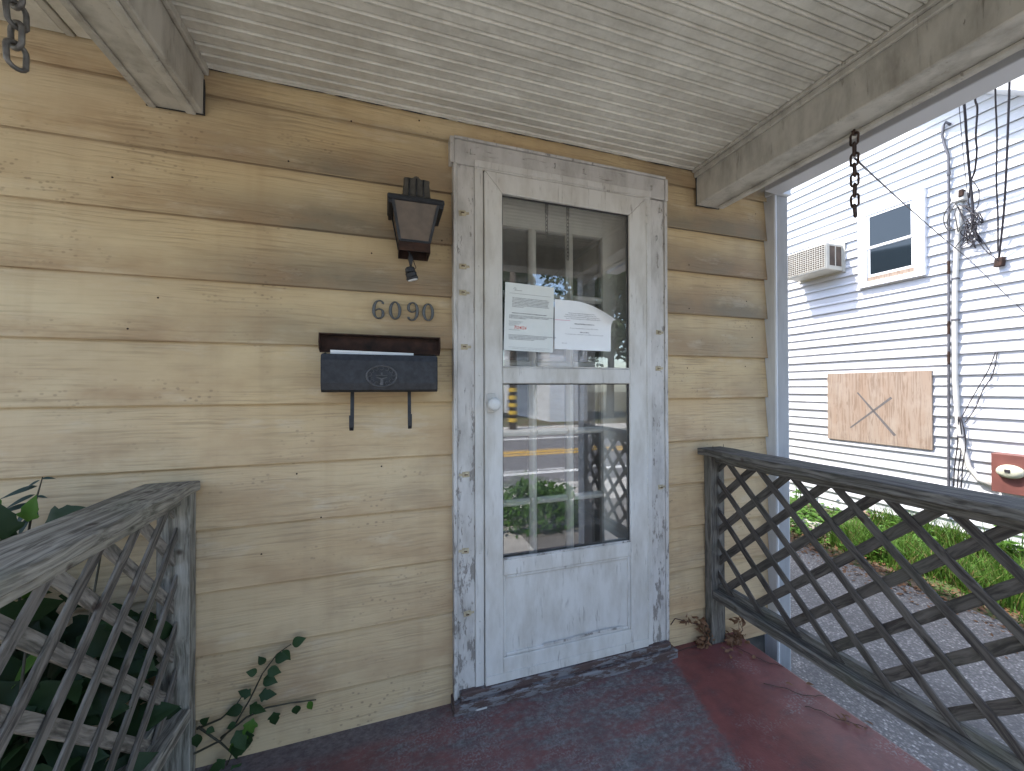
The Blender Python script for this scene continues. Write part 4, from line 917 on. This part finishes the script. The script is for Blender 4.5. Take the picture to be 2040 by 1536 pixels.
# plywood
pb = B('plywood_board', 'ply', None, XN-.026, XN-.0045, .905, 1.868, .618, 1.415, .002); tag(pb, 'weathered plywood sheet marked with a grey X on the white siding', 'plywood')
for (pa, pb_), w_ in ((((1708, 782), (1783, 868)), .026), (((1694, 852), (1776, 792)), .024)):
    a, b = on_x(*pa, XN-.027), on_x(*pb_, XN-.027); d = (b-a); n = Vector((0, -d.z, d.y)).normalized()*w_/2
    MB().prism([a-n*.6, a+n*.6, b+n, b-n], (.0008, 0, 0)).build('paint_stroke', 'spray', pb)
# air conditioner
ac = thing('air_conditioner', 'cream window air conditioner sticking out of the white siding', 'air conditioner')
ax0 = XN-.297; ay0, ay1, az0, az1 = 1.692, 2.190, 2.637, 2.948
B('case', 'ac_case', ac, ax0+.004, XN-.003, ay0, ay1, az0, az1, .006)
B('mounting_frame', 'ac_case', ac, XN-.020, XN-.004, ay0-.025, ay1+.025, az0-.02, az1+.02, .002)
gr = B('rear_coil', 'ac_dark', ac, ax0-.001, ax0+.0035, ay0+.02, ay1-.02, az0+.03, az1-.02, 0)
mb = MB(); ny_ = 17; nz_ = 11
for a in range(ny_+1): yy = ay0+.018+(ay1-ay0-.036)*a/ny_; mb.box(ax0-.0045, ax0-.0015, yy-.0028, yy+.0028, az0+.02, az1-.014)
mb.build('grille', 'ac_case', gr)
mb = MB()
for a in range(nz_+1): zz = az0+.028+(az1-az0-.046)*a/nz_; mb.box(ax0-.0075, ax0-.0047, ay0+.012, ay1-.012, zz-.0028, zz+.0028)
mb.build('grille', 'ac_case', gr)
for a, b in ((ax0+.055, ax0+.145), (ax0+.165, ax0+.255)):
    v = B('side_vent', 'ac_dark', ac, a, b, ay0-.0015, ay0+.001, az0+.05, az1-.03, 0)
# pipes and cables on the neighbour's wall
def X(px, py, x=XN-.03): return on_x(px, py, x)
cd = thing('conduit_pipe', 'thin grey metal conduit with a hooked top running down the white siding', 'pipe')
MB().tube([X(1893, 248), X(1884, 243), X(1879, 252), X(1877, 270), X(1882, 290), X(1889, 308), X(1890, 340), X(1890, 600), X(1890, 965), X(1890, 1030)], .0115, 8).build('tube', 'pipe', cd, smooth=True)
MB().tube([X(1890, 343), X(1890, 349)], .016, 8).build('coupling', 'pipe', cd)
for py in (520, 640, 700): MB().tube([X(1890, py), X(1890, py+26)], .0120, 8).build('rust_patch', 'rust', cd)
wc_ = thing('white_service_conduit', 'thick old white service conduit running down the siding to the meter', 'pipe')
MB().tube([X(1912, 400), X(1912, 440), X(1907, 480), X(1903, 560), X(1902, 650), X(1903, 760), X(1908, 830), X(1916, 880), X(1930, 930), X(1950, 955), X(1978, 968)], .020, 9).build('tube', 'white_pipe', wc_, smooth=True)
p = X(1913, 392); wh = B('weatherhead', 'white_pipe', wc_, XN-.075, XN-.004, p.y-.045, p.y+.045, p.z-.05, p.z+.03, .008); B('broken_cap', 'rust', wh, XN-.085, XN-.03, p.y-.04, p.y-.005, p.z-.02, p.z+.045, .006, wob=.01, cuts=4, axis=2)
for py in (555, 637, 870): q = X(1903 if py < 800 else 1915, py); B('strap', 'pipe', wc_, XN-.053, XN-.004, q.y-.023, q.y+.023, q.z-.008, q.z+.008, .002)
def cable(label, pts, r=.006, mat='cable', n=6):
    # smooth through the given points
    P = [Vector(p) for p in pts]; out = []
    for i in range(len(P)-1):
        a, b, c, d = P[max(i-1, 0)], P[i], P[i+1], P[min(i+2, len(P)-1)]
        for q in range(5):
            t = q/5; out.append(.5*((2*b)+(c-a)*t+(2*a-5*b+4*c-d)*t*t+(3*b-3*c+d-a)*t**3))
    out.append(P[-1]); o = MB().tube(out, r*.75, n).build('utility_cable', mat, None, smooth=True); tag(o, label, 'cable', 'cables on the white house'); return o
cable('thick dark cable drooping from the eaves to the weatherhead', [X(1900, 40, XN-.75), X(1920, 200, XN-.5), X(1926, 280, XN-.3), X(1932, 350, XN-.16), X(1937, 400, XN-.1), X(1940, 450, XN-.07), X(1950, 475, XN-.02), X(1958, 485, XN-.006)], .012)
cable('twisted dark cable beside the thick drop cable at the eaves', [X(1938, 60, XN-.75), X(1942, 190, XN-.5), X(1947, 215, XN-.4), X(1944, 270, XN-.3), X(1946, 300, XN-.24), X(1942, 340, XN-.16), X(1935, 360, XN-.1), X(1930, 395, XN-.05)], .009)
cable('thin wire hanging straight beside the thick drop cable', [X(1900, 60, XN-.6), X(1910, 200, XN-.4), X(1920, 320, XN-.2), X(1928, 390, XN-.09), X(1936, 440, XN-.05)], .0035)
cable('dark cable nearest the porch roof corner descending to the junction', [X(1985, 60, XN-.7), X(1983, 180, XN-.5), X(1986, 270, XN-.32), X(1985, 360, XN-.2), X(1988, 430, XN-.1), X(1988, 500, XN-.035)], .0075)
cable('dark cable passing in front of the white roof edge to the junction', [X(2014, 60, XN-.7), X(2010, 200, XN-.45), X(2005, 330, XN-.28), X(2000, 420, XN-.15), X(1990, 515, XN-.03)], .0095)
for k, (a, b, c_) in enumerate((((1900, 400), (1880, 440), (1896, 452)), ((1904, 405), (1888, 450), (1925, 440)), ((1908, 410), (1905, 440), (1912, 455)))):
    cable('grey loop of cable at the weatherhead, %s' % ('outermost of the loops', 'middle loop', 'innermost of the loops')[k], [X(*a, XN-.07), X((a[0]*.4+b[0]*.6)-4, (a[1]+b[1])/2, XN-.08), X(*b, XN-.08), X((b[0]+c_[0])/2, max(b[1], c_[1])+6, XN-.08), X(*c_, XN-.07)], .006, 'cable_grey')
for k, pts in enumerate(([(1925, 400), (1940, 430), (1938, 460), (1960, 495), (1990, 520)], [(1938, 360), (1950, 380), (1948, 410), (1935, 430)], [(1930, 440), (1925, 470), (1945, 460), (1940, 420)], [(1918, 470), (1935, 455), (1930, 480), (1945, 465), (1975, 505)])):
    cable('tangled dark wire between weatherhead and junction, %s' % ('running to the junction', 'arched above the tangle', 'looped in the tangle', 'zigzag below the tangle')[k], [X(a, b, XN-.06+.008*k) for a, b in pts], .0045)
random.seed(21)
for k in range(6):
    pts = [X(1912+random.uniform(-6, 20), 415+random.uniform(-8, 10), XN-.06)]+[X(1900+random.uniform(0, 60), 430+random.uniform(-15, 65), XN-.05-random.random()*.06) for _ in range(3)]+[X(1918+k*5, 470+random.uniform(0, 30), XN-.02)]
    cable('wiry loop of dark cable hanging from the weatherhead, %s' % ('tightest', 'second tightest', 'middle sized', 'wider', 'widest', 'lowest reaching')[k], pts, .0055)
j = X(1990, 520, XN-.03); o = B('junction_splice', 'rust', None, XN-.06, XN-.0035, j.y-.03, j.y+.02, j.z-.045, j.z+.03, .004, wob=.012, cuts=5, axis=2); tag(o, 'rusty cable splice fixed to the white siding', 'junction')
cable('pair of loose wires fanned out low on the siding, upper wire', [X(1983, 702, XN-.008), X(1970, 735, XN-.03), X(1950, 770, XN-.02), X(1930, 805, XN-.03), X(1912, 840, XN-.03)], .005)
cable('pair of loose wires fanned out low on the siding, lower wire', [X(1987, 702, XN-.008), X(1978, 745, XN-.03), X(1958, 778, XN-.02), X(1942, 815, XN-.03), X(1922, 842, XN-.03)], .005)
for k, dx in enumerate((4, 12, 20)):
    cable('dark loose cable beside the conduit base, %s' % ('left strand', 'middle strand', 'right strand')[k], [X(1908+dx*.3, 830, XN-.05), X(1904+dx, 880, XN-.04), X(1898+dx, 930, XN-.05), X(1894+dx, 990, XN-.03)], .006)
cable('thin wire strung from the porch chain to the white house', [Vector((1.502, -.6, 2.02)), on_x(1800, 405, 2.9), on_x(1880, 475, 4.2), X(1925, 512, XN-.03)], .0042)
cable('thin wire running across the siding from the mast', [X(1925, 512, XN-.03), X(1960, 545, XN-.02), X(2060, 640, XN-.006)], .003)
mtr = thing('meter_box', 'oxide red meter box with a cream oval cap on the white house', 'meter box')
a, b = X(1974, 902, XN-.13), X(1974, 978, XN-.13)
MB().box(XN-.13, XN-.0035, .20, a.y, b.z, a.z).build('box', 'box_red', mtr, .004)
q = X(2012, 940, XN-.15); mb = MB(); mb.lathe([(.075, .02), (.082, -.005), (.076, -.03), (.05, -.045)], 24, 'x'); cc = mb.build('cap', 'cream', mtr, smooth=True); cc.location = (XN-.135, q.y, q.z); cc.scale = (1, 1.0, .72)
B('cap_slot', 'cable', mtr, XN-.187, XN-.176, q.y-.012, q.y+.020, q.z-.005, q.z+.02, .002)

# planting along the neighbour's wall: grass, weeds, litter
def blades(name, label, n, area, h, w, mat, cat, lean=.35):
    V_, F_ = [], []
    for i in range(n):
        x, y = area(); hh = h*random.uniform(.45, 1.15); a = random.uniform(0, 6.28); dx, dy = math.cos(a)*w, math.sin(a)*w
        lx, ly = random.gauss(0, lean)*hh, random.gauss(0, lean)*hh; z0 = bank_z(x, y)-.02; b = len(V_)
        V_ += [(x-dx, y-dy, z0), (x+dx, y+dy, z0), (x+dx*.7+lx*.4, y+dy*.7+ly*.4, z0+hh*.6), (x-dx*.7+lx*.4, y-dy*.7+ly*.4, z0+hh*.6), (x+lx, y+ly, z0+hh)]
        F_ += [(b, b+1, b+2, b+3), (b+3, b+2, b+4)]
    me = bpy.data.meshes.new(name); me.from_pydata(V_, [], F_); o = link(name, me, mat); return tag(o, label, cat, None, 'stuff')
def area_a():
    while True:
        y = random.uniform(-.5, 1.35); x = random.uniform(4.30+.12*mnoise.noise(Vector((0, y*3, 0))), 5.17)
        if mnoise.noise(Vector((x*2.6, y*2.6, 3)))+.10 > random.uniform(-.2, .25): return x, y
blades('tall_grass', 'tall bright green grass along the white house wall', 5200, area_a, .26, .0055, 'grass', 'grass')
blades('dry_grass', 'straw coloured dead blades among the grass by the wall', 1500, area_a, .22, .004, 'straw', 'grass', .55)
def area_b():
    y = random.uniform(-.8, 4.5); return random.uniform(4.13, 5.18), y
blades('short_grass', 'short sparse grass in the strip beside the driveway', 3800, area_b, .09, .005, 'grass', 'grass', .6)
def leaf_cover(name, label, n, area, hmax, sc, mats, cat):
    V_, F_ = [], []
    for i in range(n):
        x, y = area(); z = bank_z(x, y)+random.random()**1.5*hmax; a = random.uniform(0, 6.28); s = sc*random.uniform(.5, 1.2); t = random.uniform(-.5, .5)
        d = Vector((math.cos(a), math.sin(a), t)).normalized(); nrm = Vector((random.uniform(-.6, .6), random.uniform(-.6, .6), 1)); sd_ = d.cross(nrm).normalized(); b = len(V_); p = Vector((x, y, z))
        for q in (p, p+d*s*.5+sd_*s*.38, p+d*s, p+d*s*.5-sd_*s*.38): V_.append(tuple(q))
        F_.append((b, b+1, b+2, b+3))
    me = bpy.data.meshes.new(name); me.from_pydata(V_, [], F_); o = link(name, me, mats); return tag(o, label, cat, None, 'stuff')
def area_c():
    while True:
        y = random.uniform(.75, 2.3); x = random.uniform(4.3, 5.17)
        if mnoise.noise(Vector((x*2.5, y*2.5, 9)))+.15 > random.uniform(-.25, .2): return x, y
leaf_cover('ground_weeds', 'low broad-leaved green weeds beside the white wall', 2600, area_c, .16, .05, 'leaf_fresh', 'weeds')
def area_d():
    y = random.uniform(-.8, 3.4); return 4.10+random.gauss(.03, .17), y
leaf_cover('leaf_litter', 'brown leaf litter and straw along the driveway edge', 2600, area_d, .025, .035, 'dry', 'litter')
# leafy weeds that stand out singly
for k, (px, py, h_, n_, lab) in enumerate(((1800, 1010, .30, 22, 'tall leafy weed against the white wall behind the railing'), (2035, 985, .52, 34, 'bushy green weed crowding the red meter box'), (1590, 1000, .34, 22, 'yellow green weed beside the fluted corner post'), (1985, 1000, .36, 16, 'thin stalky weed in front of the meter box'))):
    b = on_x(px, py, 4.95); t = thing('leafy_weed', lab, 'plant'); bz = bank_z(4.95, b.y)
    for s_ in range(4):
        a = random.uniform(0, 6.28); tp = Vector((4.95+math.cos(a)*.08, b.y+math.sin(a)*.1, bz+h_*random.uniform(.7, 1.1)))
        MB().tube([(4.95, b.y, bz-.02), ((4.95+tp.x)/2, (b.y+tp.y)/2+.01, (bz+tp.z)/2), tp], [.005, .004, .002], 5).build('stem', 'leaf_fresh', t)
        for q in range(n_//4+1):
            f = random.uniform(.25, 1); pp = Vector((4.95, b.y, bz)).lerp(tp, f); an = random.uniform(0, 6.28)
            put_leaf(LM['bigfresh'], pp, (math.cos(an), math.sin(an), random.uniform(-.3, .5)), (random.uniform(-.4, .4), -.3, 1), t, random.uniform(.5, .85))
br = MB().tube([on_z(1700, 1010, GZ+.30), on_z(1740, 1030, GZ+.22), on_z(1775, 1050, GZ+.13), on_z(1800, 1066, GZ+.07)], [.02, .026, .024, .018], 8).build('bare_branch', 'pinkwood', smooth=True); tag(br, 'bare pinkish branch leaning in the weeds by the wall', 'branch')
p = on_z(1612, 1052, GZ+.05); kb = B('edging_block', 'concrete', None, -.06, .06, -.35, .25, -.06, .10, .01); kb.location = (p.x, p.y, GZ+.03); tag(kb, 'pale concrete edging block at the back of the planting bed', 'edging')

# ------------------------------------------------------------------ across the street (seen in the door glass, lights the porch)
def bush(name, label, c, r, n, mat='leaf_fresh'):
    t = thing(name, label, 'shrub'); V_, F_ = [], []
    for i in range(n):
        a, u = random.uniform(0, 6.28), random.uniform(-.2, 1); q = Vector((math.cos(a)*math.sqrt(max(0, 1-u*u)), math.sin(a)*math.sqrt(max(0, 1-u*u)), u))*random.uniform(.7, 1.05)
        p = Vector(c)+Vector((q.x*r[0], q.y*r[1], q.z*r[2])); d = Vector((random.gauss(0, 1), random.gauss(0, 1), random.gauss(0, 1))).normalized(); s = d.orthogonal().normalized(); b = len(V_); w = .05
        for k in (p, p+d*w+s*w*.6, p+d*w*2, p+d*w-s*w*.6): V_.append(tuple(k))
        F_.append((b, b+1, b+2, b+3))
    me = bpy.data.meshes.new('foliage'); me.from_pydata(V_, [], F_); o = link('foliage', me, mat, t); o['kind'] = 'stuff'
    MB().tube([(c[0], c[1], GZ-.06), (c[0]+.03, c[1], c[2]+r[2]*.5)], [.03, .015], 6).build('stem', 'bark', t); return t
bush('front_shrub', 'wide leafy shrub at the driveway corner by the pavement', (1.75, -3.0, GZ-.02), (.62, .42, .52), 1300)
bush('front_shrub', 'small green shrub beside the added front paving', (-1.3, -2.9, GZ+.0), (.6, .4, .4), 600)
def tree(label, x, y, h, r, n):
    t = thing('street_tree', label, 'tree', 'trees across the street')
    MB().tube([(x, y, GZ-.06), (x+.1, y, h*.35), (x, y+.1, h*.7)], [.25, .18, .08], 8).build('trunk', 'bark', t, smooth=True); V_, F_ = [], []
    cl = [(x+random.gauss(0, r*.45), y+random.gauss(0, r*.4), h*random.uniform(.4, .95), r*random.uniform(.3, .5)) for _ in range(30)]
    for i in range(n):
        c = random.choice(cl); d = Vector((random.gauss(0, 1), random.gauss(0, 1), random.gauss(0, 1))).normalized(); p = Vector(c[:3])+d*c[3]*random.uniform(.6, 1); e = Vector((random.gauss(0, 1), random.gauss(0, 1), random.gauss(0, 1))).normalized(); s = e.orthogonal().normalized(); b = len(V_); w = .15
        for k in (p, p+e*w+s*w*.6, p+e*w*2, p+e*w-s*w*.6): V_.append(tuple(k))
        F_.append((b, b+1, b+2, b+3))
    me = bpy.data.meshes.new('crown'); me.from_pydata(V_, [], F_); o = link('crown', me, 'leaf_dark', t); o['kind'] = 'stuff'
for k, (x, y, h, r) in enumerate(((-3.5, -17, 7.5, 3.0), (5.4, -19, 8.5, 2.4), (12.2, -18, 9, 2.8), (17, -18, 8, 3))): tree('leafy dark street tree across the road, %s' % ('second from the brick building', 'behind the pale building', 'right of the pale building', 'farthest along the road')[k], x, y, h, r, 9000)
def building(name, label, x0, x1, y0, y1, h, mat):
    t = thing(name, label, 'building'); B('wall', mat, t, x0, x1, y0, y1, GZ-.1, h, 0); MB().prism([(x0-.3, y0-.3, h), (x0-.3, y1+.3, h), (x0-.3, (y0+y1)/2, h+1.6)], (x1-x0+.6, 0, 0)).build('roof', 'roof', t)
    for zz in (.7, 3.4):
        x = x0+.9
        while x < x1-1.4 and zz+1.5 < h:
            f = B('window', 'trim_white', t, x, x+1.0, y1, y1+.05, zz, zz+1.5, 0); B('pane', 'win', f, x+.08, x+.92, y1+.0505, y1+.06, zz+.08, zz+1.42, 0); x += 2.1
building('pale_building', 'narrow pale stucco building across the street', 7.7, 9.9, -24, -16.2, 4.6, 'stucco')
building('brick_building', 'red brick building across the street', -16, -7.5, -26, -15.5, 6.0, 'brick')
up_ = thing('utility_pole', 'wooden utility pole with yellow striped guard across the street', 'pole'); MB().tube([(4.8, -13.2, GZ-.1), (4.8, -13.2, 8)], [.16, .11], 10).build('pole', 'bark', up_, smooth=True)
for k in range(5): MB().tube([(4.8, -13.2, GZ+.3+k*.3), (4.8, -13.2, GZ+.45+k*.3)], .175, 10).build('stripe', 'guard_stripe', up_)
for o in list(bpy.data.objects):
    if o.type == 'EMPTY':
        for k in ('label', 'category'):
            if o.parent is not None and k in o: del o[k]
